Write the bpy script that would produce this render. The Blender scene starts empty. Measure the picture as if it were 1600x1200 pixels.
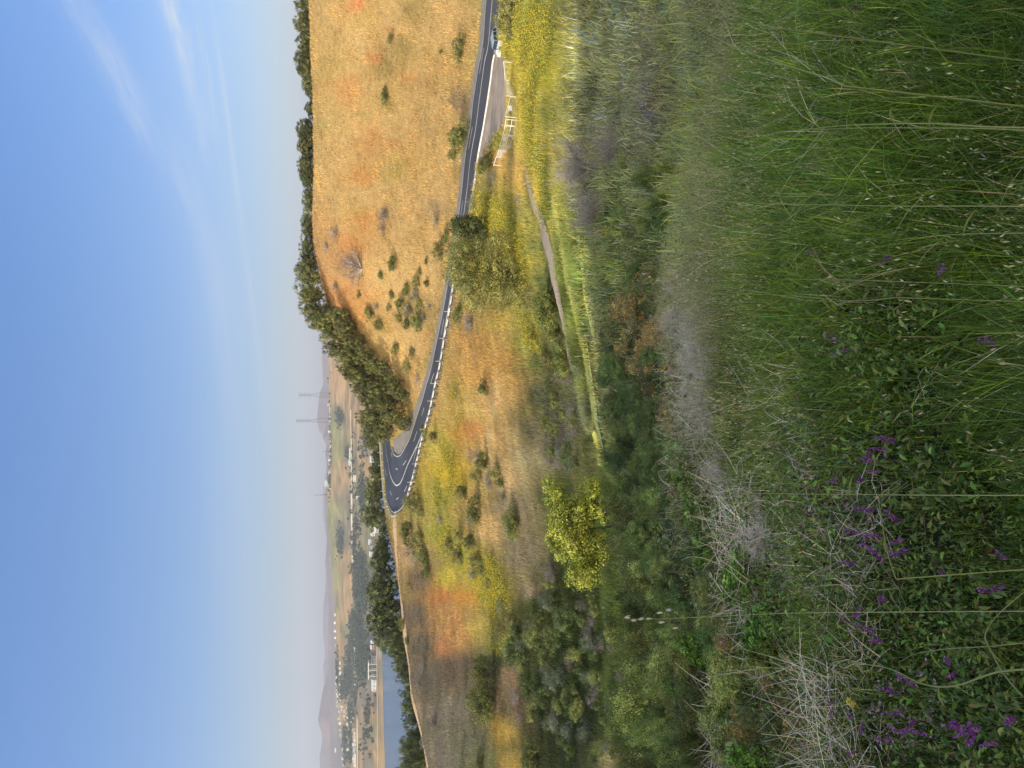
import bpy, math, random
import numpy as np
from mathutils import Vector, Matrix

# ---------------------------------------------------------------- camera, world, sun, exposure
scene = bpy.context.scene
COL = scene.collection
PITCH = math.radians(14.0)
FPX = 1155.0                      # focal length in pixels of the 1600 px wide photograph
cam_d = bpy.data.cameras.new("camera"); cam = bpy.data.objects.new("camera", cam_d); COL.objects.link(cam)
cam_d.sensor_fit = 'HORIZONTAL'; cam_d.sensor_width = 36.0; cam_d.lens = 36.0 * FPX / 1600.0
cam_d.clip_start = 0.05; cam_d.clip_end = 60000
Fv = np.array([0, math.cos(PITCH), -math.sin(PITCH)]); Uv = np.array([0, math.sin(PITCH), math.cos(PITCH)]); Rv = np.array([1.0, 0, 0])
# the photograph is turned a quarter: world up points to the picture's left
m = Matrix.Identity(4)
for i in range(3):
    m[i][0] = -Uv[i]; m[i][1] = Rv[i]; m[i][2] = -Fv[i]
cam.matrix_world = m
scene.camera = cam

SUN_EL = math.radians(21.0)
SUN_AZ = math.radians(-109.0)     # measured from +Y towards +X: behind the left shoulder
to_sun = Vector((math.sin(SUN_AZ) * math.cos(SUN_EL), math.cos(SUN_AZ) * math.cos(SUN_EL), math.sin(SUN_EL)))
sd = bpy.data.lights.new("sun", 'SUN'); sd.energy = 4.6; sd.angle = math.radians(0.53); sd.color = (1.0, 0.88, 0.70)
so = bpy.data.objects.new("sun", sd); COL.objects.link(so); so.rotation_euler = to_sun.to_track_quat('Z', 'Y').to_euler()

world = bpy.data.worlds.new("World"); scene.world = world; world.use_nodes = True
def build_world():
    nt = world.node_tree; N = nt.nodes; L = nt.links; N.clear()
    out = N.new('ShaderNodeOutputWorld'); bg = N.new('ShaderNodeBackground'); bg.inputs[1].default_value = 0.15
    sky = N.new('ShaderNodeTexSky'); sky.sky_type = 'NISHITA'; sky.sun_disc = False
    sky.sun_elevation = SUN_EL; sky.sun_rotation = SUN_AZ; sky.altitude = 100
    sky.air_density = 1.0; sky.dust_density = 0.6; sky.ozone_density = 2.0
    tc = N.new('ShaderNodeTexCoord')
    def math_(op, a, b=None, c=None):
        n = N.new('ShaderNodeMath'); n.operation = op
        for i, v in enumerate((a, b, c)):
            if v is None: continue
            if isinstance(v, (int, float)): n.inputs[i].default_value = v
            else: L.new(v, n.inputs[i])
        return n.outputs[0]
    sp = N.new('ShaderNodeSeparateXYZ'); L.new(tc.outputs['Generated'], sp.inputs[0])
    az = math_('ARCTAN2', sp.outputs[0], sp.outputs[1]); el = math_('ARCSINE', sp.outputs[2])
    cb = N.new('ShaderNodeCombineXYZ'); L.new(az, cb.inputs[0]); L.new(el, cb.inputs[1])
    total = None
    # cirrus streaks: centre azimuth, centre elevation, tilt, half length, half width, strength
    for (a0, e0, tilt, hl, hw, st, seed) in [(24.6, 9.6, 12, 2.6, .55, .75, 1.0), (19.5, 8.6, 10, 4.0, .6, .32, 5.0), (20.5, 6.85, 5, 5.5, .22, .40, 9.0), (11.5, 5.95, 6, 6.0, .20, .34, 13.0), (3.0, 5.0, 6, 6.0, .25, .2, 15.0),
                                    (22.0, 7.9, 7, 4.5, .35, .30, 17.0), (20.5, 13.1, 20, 4.0, .75, .38, 21.0), (24.5, 15.2, 24, 3.5, .8, .2, 31.0), (16.0, 10.6, 22, 7.0, .9, .16, 35.0), (12.0, 8.4, 8, 12.0, 1.6, .16, 41.0), (-6.0, 6.6, 4, 16.0, 1.6, .14, 25.0)]:
        mp = N.new('ShaderNodeMapping'); mp.vector_type = 'TEXTURE'
        mp.inputs['Location'].default_value = (math.radians(a0), math.radians(e0), 0)
        mp.inputs['Rotation'].default_value = (0, 0, math.radians(tilt))
        mp.inputs['Scale'].default_value = (math.radians(hl), math.radians(hw), 1)
        L.new(cb.outputs[0], mp.inputs[0])
        nz = N.new('ShaderNodeTexNoise'); nz.inputs['Scale'].default_value = 1.2; nz.inputs['Detail'].default_value = 6; nz.inputs['Roughness'].default_value = .55
        off = N.new('ShaderNodeVectorMath'); off.operation = 'ADD'; off.inputs[1].default_value = (seed, seed * 2, 0); L.new(mp.outputs[0], off.inputs[0])
        L.new(off.outputs[0], nz.inputs['Vector'])
        ln = N.new('ShaderNodeVectorMath'); ln.operation = 'LENGTH'; L.new(mp.outputs[0], ln.inputs[0])
        d = math_('MULTIPLY', ln.outputs['Value'], ln.outputs['Value'])
        g = math_('EXPONENT', math_('MULTIPLY', d, -1.0))
        nn = math_('MULTIPLY', math_('MAXIMUM', math_('SUBTRACT', nz.outputs[0], .28), 0.0), 2.6)
        w = math_('MULTIPLY', math_('MULTIPLY', g, nn), st)
        total = w if total is None else math_('ADD', total, w)
    total = math_('MINIMUM', total, .85)
    tint = N.new('ShaderNodeMix'); tint.data_type = 'RGBA'; tint.blend_type = 'MULTIPLY'; tint.inputs[0].default_value = 1; tint.inputs[7].default_value = (.80, .90, 1.03, 1); _tr = N.new('ShaderNodeMapRange'); _tr.inputs[1].default_value = 0; _tr.inputs[2].default_value = .45; L.new(el, _tr.inputs[0]); _tc = N.new('ShaderNodeMix'); _tc.data_type = 'RGBA'; _tc.inputs[6].default_value = (.62, .67, .86, 1); _tc.inputs[7].default_value = (.68, .93, 1.28, 1); L.new(_tr.outputs[0], _tc.inputs[0]); L.new(_tc.outputs[2], tint.inputs[7]); L.new(sky.outputs[0], tint.inputs[6]); sky = tint; sky_out = tint.outputs[2]
    mx = N.new('ShaderNodeMix'); mx.data_type = 'RGBA'; L.new(total, mx.inputs[0]); L.new(sky_out, mx.inputs[6])
    mx.inputs[7].default_value = (4.6, 5.0, 5.4, 1)
    # added unseen cloud bank behind the viewer, to light the shaded near slope
    n2 = N.new('ShaderNodeTexNoise'); n2.inputs['Scale'].default_value = 2.2; n2.inputs['Detail'].default_value = 5; L.new(tc.outputs['Generated'], n2.inputs['Vector'])
    bank = N.new('ShaderNodeMapRange'); bank.interpolation_type = 'SMOOTHSTEP'; bank.inputs[1].default_value = .05; bank.inputs[2].default_value = -.55; bank.inputs[3].default_value = 0; bank.inputs[4].default_value = 1; L.new(sp.outputs[1], bank.inputs[0])
    cov = N.new('ShaderNodeMapRange'); cov.inputs[1].default_value = .30; cov.inputs[2].default_value = .55; cov.inputs[3].default_value = .25; cov.inputs[4].default_value = 1; L.new(n2.outputs[0], cov.inputs[0])
    m2 = N.new('ShaderNodeMix'); m2.data_type = 'RGBA'; L.new(math_('MULTIPLY', bank.outputs[0], cov.outputs[0]), m2.inputs[0]); L.new(mx.outputs[2], m2.inputs[6]); m2.inputs[7].default_value = (14.2, 13.4, 11.2, 1)
    L.new(m2.outputs[2], bg.inputs[0]); L.new(bg.outputs[0], out.inputs[0])
build_world()
scene.view_settings.view_transform = 'Standard'; scene.view_settings.look = 'None'
scene.view_settings.exposure = 0.14; scene.view_settings.gamma = 1.0
scene.view_settings.use_curve_mapping = False
cy = scene.cycles
cy.max_bounces = 6; cy.diffuse_bounces = 2; cy.glossy_bounces = 2; cy.transmission_bounces = 3; cy.volume_bounces = 1; cy.transparent_max_bounces = 8
cy.use_denoising = True; cy.use_adaptive_sampling = True; cy.adaptive_threshold = 0.01

rng = np.random.default_rng(7); random.seed(7)
R_ = math.radians

# ---------------------------------------------------------------- projection helpers
def ray(x, y):
    x = np.asarray(x, float); y = np.asarray(y, float)
    return Fv + ((x - 800) / FPX)[..., None] * (-Uv) + ((600 - y) / FPX)[..., None] * Rv
def project(P):
    P = np.asarray(P, float); f = P @ Fv
    return 800 - (P @ Uv) / f * FPX, 600 - (P @ Rv) / f * FPX
def at_Y(x, y, Y): d = ray(x, y); return d * (Y / d[..., 1])[..., None] if np.ndim(d) > 1 else d * (Y / d[1])
def at_z(x, y, z): d = ray(x, y); return d * (z / d[2])

# ---------------------------------------------------------------- noise
def _hash(ix, iy, s):
    h = (ix.astype(np.int64) * 374761393 + iy.astype(np.int64) * 668265263 + s * 974711) & 0x7fffffff
    h = ((h ^ (h >> 13)) * 1274126177) & 0x7fffffff
    return ((h ^ (h >> 16)) & 0xffff) / 65535.0
def vnoise(x, y, s=0):
    ix = np.floor(x); iy = np.floor(y); fx = x - ix; fy = y - iy
    fx = fx * fx * (3 - 2 * fx); fy = fy * fy * (3 - 2 * fy); ix = ix.astype(np.int64); iy = iy.astype(np.int64)
    a = _hash(ix, iy, s); b = _hash(ix + 1, iy, s); c = _hash(ix, iy + 1, s); d = _hash(ix + 1, iy + 1, s)
    return (a * (1 - fx) + b * fx) * (1 - fy) + (c * (1 - fx) + d * fx) * fy
def fbm(x, y, o=4, s=0):
    t = 0; a = .5
    for k in range(o):
        t = t + a * (vnoise(x, y, s + k) - .5); x = x * 2.03 + 11.3; y = y * 2.03 + 7.1; a *= .5
    return t

def sstep(a, b, v):
    t = np.clip((v - a) / (b - a), 0, 1); return t * t * (3 - 2 * t)

# ---------------------------------------------------------------- height fields on a polar grid round the viewer
class Field:
    def __init__(s, pts, AZ, r0, r1, nr, wrap=False, kr=1.0, lam=1e-4):
        P = np.array(pts, float); r = np.hypot(P[:, 0], P[:, 1]); az = np.arctan2(P[:, 0], P[:, 1])
        q = np.stack([az, np.log(r) * kr], 1); v = P[:, 2] / r
        if wrap:
            q = np.concatenate([q, q + [2 * np.pi, 0], q - [2 * np.pi, 0]]); v = np.concatenate([v, v, v])
            keep = np.abs(q[:, 0]) < 4.4; q = q[keep]; v = v[keep]
        n = len(q); D = np.linalg.norm(q[:, None] - q[None], axis=2)
        K = np.where(D > 0, D * D * np.log(D + 1e-12), 0) + lam * np.eye(n)
        A = np.zeros((n + 3, n + 3)); A[:n, :n] = K; A[:n, n] = 1; A[:n, n + 1:] = q; A[n, :n] = 1; A[n + 1:, :n] = q.T
        w = np.linalg.solve(A, np.concatenate([v, [0, 0, 0]]))
        s.AZ = AZ; s.l0 = math.log(r0); s.dl = (math.log(r1) - s.l0) / (nr - 1); s.R = np.exp(s.l0 + s.dl * np.arange(nr)); s.nr = nr
        g = np.stack(np.meshgrid(AZ, np.log(s.R) * kr, indexing='ij'), -1).reshape(-1, 2)
        out = np.empty(len(g))
        for i in range(0, len(g), 20000):
            d = np.linalg.norm(g[i:i + 20000, None] - q[None], axis=2)
            out[i:i + 20000] = (d * d * np.log(d + 1e-12)) @ w[:n] + w[n] + g[i:i + 20000] @ w[n + 1:]
        s.Z = out.reshape(len(AZ), nr) * s.R[None]
        s.X = np.sin(AZ)[:, None] * s.R[None]; s.Y = np.cos(AZ)[:, None] * s.R[None]
    def z(s, X, Y):
        X = np.asarray(X, float); Y = np.asarray(Y, float)
        fi = np.interp(np.arctan2(X, Y), s.AZ, np.arange(len(s.AZ))); fj = np.clip((np.log(np.hypot(X, Y) + 1e-6) - s.l0) / s.dl, 0, s.nr - 1.001)
        i = np.clip(fi.astype(int), 0, len(s.AZ) - 2); j = fj.astype(int); a = fi - i; b = fj - j; Z = s.Z
        return (Z[i, j] * (1 - a) + Z[i + 1, j] * a) * (1 - b) + (Z[i, j + 1] * (1 - a) + Z[i + 1, j + 1] * a) * b
    def hit(s, x, y, rmin=1.2):
        """first point of the ground seen through a pixel"""
        x = np.atleast_1d(np.asarray(x, float)); y = np.atleast_1d(np.asarray(y, float))
        d = ray(x, y); az = np.arctan2(d[:, 0], d[:, 1]); t = d[:, 2] / np.hypot(d[:, 0], d[:, 1])
        fi = np.interp(az, s.AZ, np.arange(len(s.AZ))); i = np.clip(fi.astype(int), 0, len(s.AZ) - 2); a = (fi - i)[:, None]
        res = np.full((len(x), 3), np.nan)
        for k in range(0, len(x), 4000):
            sl = slice(k, k + 4000)
            zz = s.Z[i[sl]] * (1 - a[sl]) + s.Z[i[sl] + 1] * a[sl]
            f = zz / s.R[None] - t[sl, None]; f[:, s.R < rmin] = -1
            above = f >= 0; j = above.argmax(1); ok = above.any(1) & (j > 0)
            j = np.clip(j, 1, None); n = np.arange(len(j)); f0 = f[n, j - 1]; f1 = f[n, j]
            w = np.clip(-f0 / (f1 - f0 + 1e-12), 0, 1); r = np.exp(s.l0 + s.dl * (j - 1 + w))
            p = np.stack([np.sin(az[sl]) * r, np.cos(az[sl]) * r, t[sl] * r], 1); p[~ok] = np.nan; res[sl] = p
        return res

def inside(px, py, poly):
    poly = np.asarray(poly, float); c = np.zeros(np.shape(px), bool); n = len(poly); j = n - 1
    for i in range(n):
        xi, yi = poly[i]; xj, yj = poly[j]
        if yi != yj: c ^= ((yi > py) != (yj > py)) & (px < (xj - xi) * (py - yi) / (yj - yi) + xi)
        j = i
    return c

# ---------------------------------------------------------------- the near valley
def near_points():
    P = []
    W = lambda X, Y, Z: P.append((X, Y, Z))
    A = lambda azd, r, z: P.append((math.sin(R_(azd)) * r, math.cos(R_(azd)) * r, z))
    # foot of the viewer and the slope falling away
    for azd in range(-170, 181, 30): A(azd, 1.0, -1.70 - .25 * math.cos(R_(azd)))
    for azd in (-28, -14, 0, 14, 28):
        for r, z in ((3, -2.55), (6, -3.8), (10, -5.4), (16, -7.7)): A(azd, r, z)
    cols = {
      0:   [(930, 23), (880, 38), (830, 60), (800, 84), (620, 150), (487, 190)],
      100: [(930, 23), (880, 38), (840, 54), (810, 73), (790, 91), (620, 152), (488, 192)],
      200: [(940, 23), (900, 32), (870, 40), (840, 54), (815, 70), (795, 88), (770, 103), (600, 160), (491, 194)],
      300: [(940, 24), (890, 36), (850, 50), (820, 64), (790, 82), (765, 100), (600, 158), (493, 196)],
      400: [(945, 24), (905, 34), (870, 42), (850, 50), (835, 62), (800, 82), (770, 98), (735, 114), (600, 160), (498, 197)],
      500: [(950, 24), (925, 31), (900, 37), (870, 46), (850, 66), (800, 90), (750, 107), (640, 160), (575, 176), (517, 192)],
      600: [(960, 26), (925, 34), (905, 62), (860, 76), (800, 92), (740, 113), (630, 172), (560, 194)],
      700: [(950, 32), (935, 38), (905, 60), (850, 78), (790, 97), (720, 125), (610, 205)],
      800: [(960, 44), (930, 56), (870, 75), (800, 97), (720, 125), (665, 150)],
      900: [(940, 58), (870, 76), (790, 101), (710, 134), (660, 158), (622, 185)],
      1000: [(940, 60), (860, 80), (780, 105), (700, 138), (660, 155), (632, 170)],
      1100: [(950, 53), (870, 72), (790, 96), (710, 126), (645, 158)],
      1200: [(960, 47), (880, 66), (800, 88), (740, 110), (668, 140)]}
    for y, L in cols.items():
        for x, Y in L: P.append(tuple(at_Y(x, y, Y)))
    # hollows that the view hides, behind the track and behind the ridges
    for azd, r, z in ((-2, 47, -18.5), (4, 56, -20), (-10, 42, -18.5), (-18, 36, -17.5), (-18, 26, -12.5), (-25, 36, -17), (-25, 26, -12.5), (-10, 30, -14)): A(azd, r, z)
    for azd, r, z in ((0, 222, -17), (0, 260, -50), (10, 225, -14), (18, 225, -6), (26, 230, -4), (-12, 232, -24), (-20, 215, -30), (-27, 185, -30), (-10, 270, -55), (12, 280, -50), (26, 290, -40), (-25, 260, -60), (6, 214, -12)): A(azd, r, z)
    # road bed
    for y, xi, xo, z in ((0, 759, 784, -24.8), (75, 753, 775, -24.3), (150, 740, 764, -23.7), (200, 734, 756, -23.3), (250, 726, 747, -22.9), (300, 722, 740, -22.5), (350, 715, 731, -22.2), (400, 707, 720, -21.8),
                         (440, 700, 714, -21.6), (475, 695, 709, -21.4), (525, 685, 700, -21.0), (575, 674, 691, -20.4), (600, 667, 685, -20.1), (625, 659, 680, -19.8), (650, 651, 674, -19.5)):
        P.append(tuple(at_z(xi, y, z))); P.append(tuple(at_z(xo, y, z)))
    for x, y, z in ((661, 697, -19.1), (652, 735, -18.6), (640, 775, -17.8), (628, 797, -17.0), (616, 805, -16.2), (604, 778, -15.5), (600, 745, -15.2), (598, 715, -15.0), (597, 690, -14.9), (597, 640, -14.8),
                    (645, 675, -18.9), (631, 703, -17.6), (625, 709, -17.2), (616, 706, -16.6), (612, 692, -16.4), (609, 660, -16.1), (609, 630, -16.1)):
        P.append(tuple(at_z(x, y, z)))
    # beyond the frame
    for azd, r, z in ((40, 14, -5), (40, 30, -9), (40, 60, -17), (40, 105, -25), (42, 150, -12), (42, 210, 8), (60, 20, -5), (60, 60, -14), (60, 130, -20), (60, 220, 0),
                      (90, 8, -1.5), (90, 30, -5), (90, 90, -12), (120, 10, 0.5), (120, 40, 5), (120, 120, 10), (150, 10, 3), (150, 40, 15), (150, 120, 26), (180, 10, 4), (180, 40, 19), (180, 120, 34),
                      (-150, 10, 4), (-150, 40, 20), (-150, 120, 40), (-120, 10, 4.0), (-120, 22, 12), (-120, 40, 21), (-120, 80, 36), (-100, 8, 1.5), (-100, 20, 7.5), (-100, 40, 17), (-93, 60, 25), (-100, 80, 30),
                      (-80, 8, -.5), (-80, 20, 2.0), (-80, 40, 1), (-80, 80, 6), (-60, 14, -4), (-60, 30, -8), (-60, 55, -8), (-60, 90, -2), (-60, 150, 2),
                      (-42, 16, -7), (-42, 35, -14), (-42, 60, -18), (-42, 90, -17), (-42, 130, -16), (-42, 180, -20), (-80, 160, 14), (-60, 240, -20), (-120, 200, 44), (-42, 260, -50)):
        A(azd, r, z)
    return P
AZN = np.concatenate([np.linspace(-math.pi, -0.66, 46)[:-1], np.linspace(-0.66, 0.66, 440), np.linspace(0.66, math.pi, 46)[1:]])
NEAR = Field(near_points(), AZN, 0.5, 440.0, 420, wrap=True)
_f = sstep(235, 400, NEAR.R)[None]
NEAR.Z = NEAR.Z * (1 - _f) + np.minimum(NEAR.Z, -112) * _f
_am = sstep(14, 60, NEAR.R)[None]
NEAR.Z = NEAR.Z + _am * (1.1 * fbm(NEAR.X / 14, NEAR.Y / 14, 4, 3)) * .55 + (1 - _am) * .25 * fbm(NEAR.X / 1.7, NEAR.Y / 1.7, 3, 9) * np.minimum(NEAR.R / 3, 1)[None]

# keep the road bed smooth where the noise was added: the road itself samples its own clean height
def sun_lit(P):
    h = Vector((to_sun.x, to_sun.y, 0)).normalized(); k = math.tan(SUN_EL); lit = np.ones(len(P), bool)
    for t in list(np.arange(1.5, 30, 1.5)) + list(np.arange(30, 260, 5)):
        lit &= NEAR.z(P[:, 0] + h.x * t, P[:, 1] + h.y * t) < P[:, 2] + k * t + .3
    return lit
# ---------------------------------------------------------------- mesh building
def mesh_np(name, V, faces, col=None, smooth=False):
    """faces: list of (k x n) index arrays"""
    me = bpy.data.meshes.new(name); V = np.ascontiguousarray(V, np.float32)
    me.vertices.add(len(V)); me.vertices.foreach_set('co', V.ravel())
    faces = [np.asarray(f, np.int32) for f in faces if len(f)]
    li = np.concatenate([f.ravel() for f in faces]); tot = np.concatenate([np.full(len(f), f.shape[1], np.int32) for f in faces])
    st = np.concatenate([[0], np.cumsum(tot)[:-1]]).astype(np.int32)
    me.loops.add(len(li)); me.loops.foreach_set('vertex_index', li)
    me.polygons.add(len(tot)); me.polygons.foreach_set('loop_start', st); me.polygons.foreach_set('loop_total', tot)
    if col is not None:
        a = me.attributes.new('col', 'FLOAT_COLOR', 'POINT'); c = np.ones((len(V), 4), np.float32); c[:, :3] = col; a.data.foreach_set('color', c.ravel())
    me.update(calc_edges=True)
    me.polygons.foreach_set('use_smooth', np.full(len(tot), smooth))
    me.validate()
    return me
def obj(name, me, mat=None, parent=None, label=None, cat=None, group=None, kind=None):
    o = bpy.data.objects.new(name, me); COL.objects.link(o)
    if mat is not None and me is not None and len(me.materials) == 0: me.materials.append(mat)
    if parent is not None: o.parent = parent
    tag(o, label, cat, group, kind); return o
def tag(o, label=None, cat=None, group=None, kind=None):
    if label: o['label'] = label
    if cat: o['category'] = cat
    if group: o['group'] = group
    if kind: o['kind'] = kind
    return o
def grid_faces(a, b):
    i = np.arange(a - 1)[:, None] * b + np.arange(b - 1)[None]; i = i.ravel()
    return np.stack([i, i + 1, i + b + 1, i + b], 1)

# ---------------------------------------------------------------- materials
def new_mat(name):
    mt = bpy.data.materials.new(name); mt.use_nodes = True; nt = mt.node_tree
    return mt, nt, nt.nodes, nt.links, nt.nodes['Principled BSDF']
def veg_mat(name, rough=.6, transl=.35, var=.25, spec=.3, scale=3.0):
    mt, nt, N, L, p = new_mat(name)
    a = N.new('ShaderNodeAttribute'); a.attribute_name = 'col'; oi = N.new('ShaderNodeObjectInfo')
    m1 = N.new('ShaderNodeMix'); m1.data_type = 'RGBA'; m1.blend_type = 'MULTIPLY'; m1.inputs[0].default_value = 1
    L.new(a.outputs['Color'], m1.inputs[6]); L.new(oi.outputs['Color'], m1.inputs[7])
    g = N.new('ShaderNodeNewGeometry'); nz = N.new('ShaderNodeTexNoise'); nz.inputs['Scale'].default_value = scale; nz.inputs['Detail'].default_value = 3
    L.new(g.outputs['Position'], nz.inputs['Vector'])
    hs = N.new('ShaderNodeHueSaturation'); L.new(m1.outputs[2], hs.inputs['Color'])
    mr = N.new('ShaderNodeMapRange'); mr.inputs[1].default_value = .25; mr.inputs[2].default_value = .75; mr.inputs[3].default_value = 1 - var; mr.inputs[4].default_value = 1 + var
    L.new(nz.outputs[0], mr.inputs[0]); L.new(mr.outputs[0], hs.inputs['Value'])
    L.new(hs.outputs[0], p.inputs['Base Color']); p.inputs['Roughness'].default_value = rough; p.inputs['Specular IOR Level'].default_value = spec
    tr = N.new('ShaderNodeBsdfTranslucent'); L.new(hs.outputs[0], tr.inputs[0]); ms = N.new('ShaderNodeMixShader'); ms.inputs[0].default_value = transl
    L.new(p.outputs[0], ms.inputs[1]); L.new(tr.outputs[0], ms.inputs[2]); L.new(ms.outputs[0], N['Material Output'].inputs[0])
    return mt
def plain_mat(name, col, rough=.7, metal=0.0, nscale=8.0, nvar=.12, bump=0.0, bscale=40.0, objcol=False):
    mt, nt, N, L, p = new_mat(name)
    tc = N.new('ShaderNodeTexCoord'); nz = N.new('ShaderNodeTexNoise'); nz.inputs['Scale'].default_value = nscale; nz.inputs['Detail'].default_value = 5
    L.new(tc.outputs['Object'], nz.inputs['Vector'])
    mr = N.new('ShaderNodeMapRange'); mr.inputs[1].default_value = .3; mr.inputs[2].default_value = .7; mr.inputs[3].default_value = 1 - nvar; mr.inputs[4].default_value = 1 + nvar
    L.new(nz.outputs[0], mr.inputs[0]); hs = N.new('ShaderNodeHueSaturation'); hs.inputs['Color'].default_value = (*col, 1)
    if objcol:
        oi = N.new('ShaderNodeObjectInfo'); L.new(oi.outputs['Color'], hs.inputs['Color'])
    L.new(mr.outputs[0], hs.inputs['Value']); L.new(hs.outputs[0], p.inputs['Base Color'])
    p.inputs['Roughness'].default_value = rough; p.inputs['Metallic'].default_value = metal
    if bump:
        n2 = N.new('ShaderNodeTexNoise'); n2.inputs['Scale'].default_value = bscale; n2.inputs['Detail'].default_value = 4; L.new(tc.outputs['Object'], n2.inputs['Vector'])
        b = N.new('ShaderNodeBump'); b.inputs['Strength'].default_value = bump; L.new(n2.outputs[0], b.inputs['Height']); L.new(b.outputs[0], p.inputs['Normal'])
    return mt
def ground_mat(name, s1=.8, s2=9.0, bump=.6, var=.28):
    mt, nt, N, L, p = new_mat(name)
    a = N.new('ShaderNodeAttribute'); a.attribute_name = 'col'
    tc = N.new('ShaderNodeTexCoord'); f = None
    for s in (s1, s2):
        nz = N.new('ShaderNodeTexNoise'); nz.inputs['Scale'].default_value = s; nz.inputs['Detail'].default_value = 6; nz.inputs['Roughness'].default_value = .65; L.new(tc.outputs['Object'], nz.inputs['Vector'])
        if f is None: f = nz.outputs[0]
        else:
            q = N.new('ShaderNodeMath'); q.operation = 'ADD'; L.new(f, q.inputs[0]); L.new(nz.outputs[0], q.inputs[1]); f = q.outputs[0]
    mr = N.new('ShaderNodeMapRange'); mr.inputs[1].default_value = .75; mr.inputs[2].default_value = 1.25; mr.inputs[3].default_value = 1 - var; mr.inputs[4].default_value = 1 + var
    L.new(f, mr.inputs[0]); hs = N.new('ShaderNodeHueSaturation'); L.new(a.outputs['Color'], hs.inputs['Color']); L.new(mr.outputs[0], hs.inputs['Value'])
    L.new(hs.outputs[0], p.inputs['Base Color']); p.inputs['Roughness'].default_value = .95; p.inputs['Specular IOR Level'].default_value = .1
    b = N.new('ShaderNodeBump'); b.inputs['Strength'].default_value = bump; b.inputs['Distance'].default_value = .3; L.new(f, b.inputs['Height']); L.new(b.outputs[0], p.inputs['Normal'])
    return mt
M = {}
M['leaf'] = veg_mat('leaf', .5, .22, .18, .35, 2.0)
M['grass'] = veg_mat('grass_blade', .55, .35, .2, .3, 1.5)
M['dry'] = veg_mat('dry_grass', .8, .30, .22, .1, .35)
M['twig'] = veg_mat('twig', .85, .0, .2, .15, 6.0)
M['petal'] = veg_mat('petal', .6, .3, .1, .2, 5.0)
M['ground'] = ground_mat('soil_and_thatch')
M['farground'] = ground_mat('far_land_soil', .012, .06, .25, .22)
M['asphalt'] = plain_mat('asphalt', (.052, .056, .068), .75, 0, .09, .3, .35, 60)
M['gravel'] = plain_mat('gravel', (.34, .27, .205), .95, 0, .5, .3, .8, 25)
M['shoulder'] = plain_mat('shoulder_gravel', (.22, .20, .175), .95, 0, 1.0, .2, .8, 20)
M['dirt'] = plain_mat('dirt', (.52, .36, .20), .95, 0, .9, .16, .6, 12)
M['paint'] = plain_mat('road_paint', (.62, .60, .52), .7, 0, 3.0, .2)
M['ypaint'] = plain_mat('yellow_road_paint', (.60, .50, .30), .7, 0, 3.0, .2)
M['pipe'] = plain_mat('beige_pipe_paint', (.74, .71, .62), .7, 0, 5.0, .12)
M['railw'] = plain_mat('dull_white_rail', (.56, .55, .51), .7, 0, 1.5, .22)
M['galv'] = plain_mat('galvanised_steel', (.62, .62, .62), .45, .3, 6.0, .15)
M['white'] = plain_mat('weathered_white_paint', (.80, .78, .72), .6, 0, 5.0, .1)
M['wood'] = plain_mat('weathered_post_wood', (.20, .15, .11), .9, 0, 5.0, .25)
M['concrete'] = plain_mat('pale_concrete', (.55, .53, .48), .85, 0, .05, .15)
M['lattice'] = plain_mat('tower_steel', (.10, .10, .12), .6, .2, .1, .1)

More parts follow.
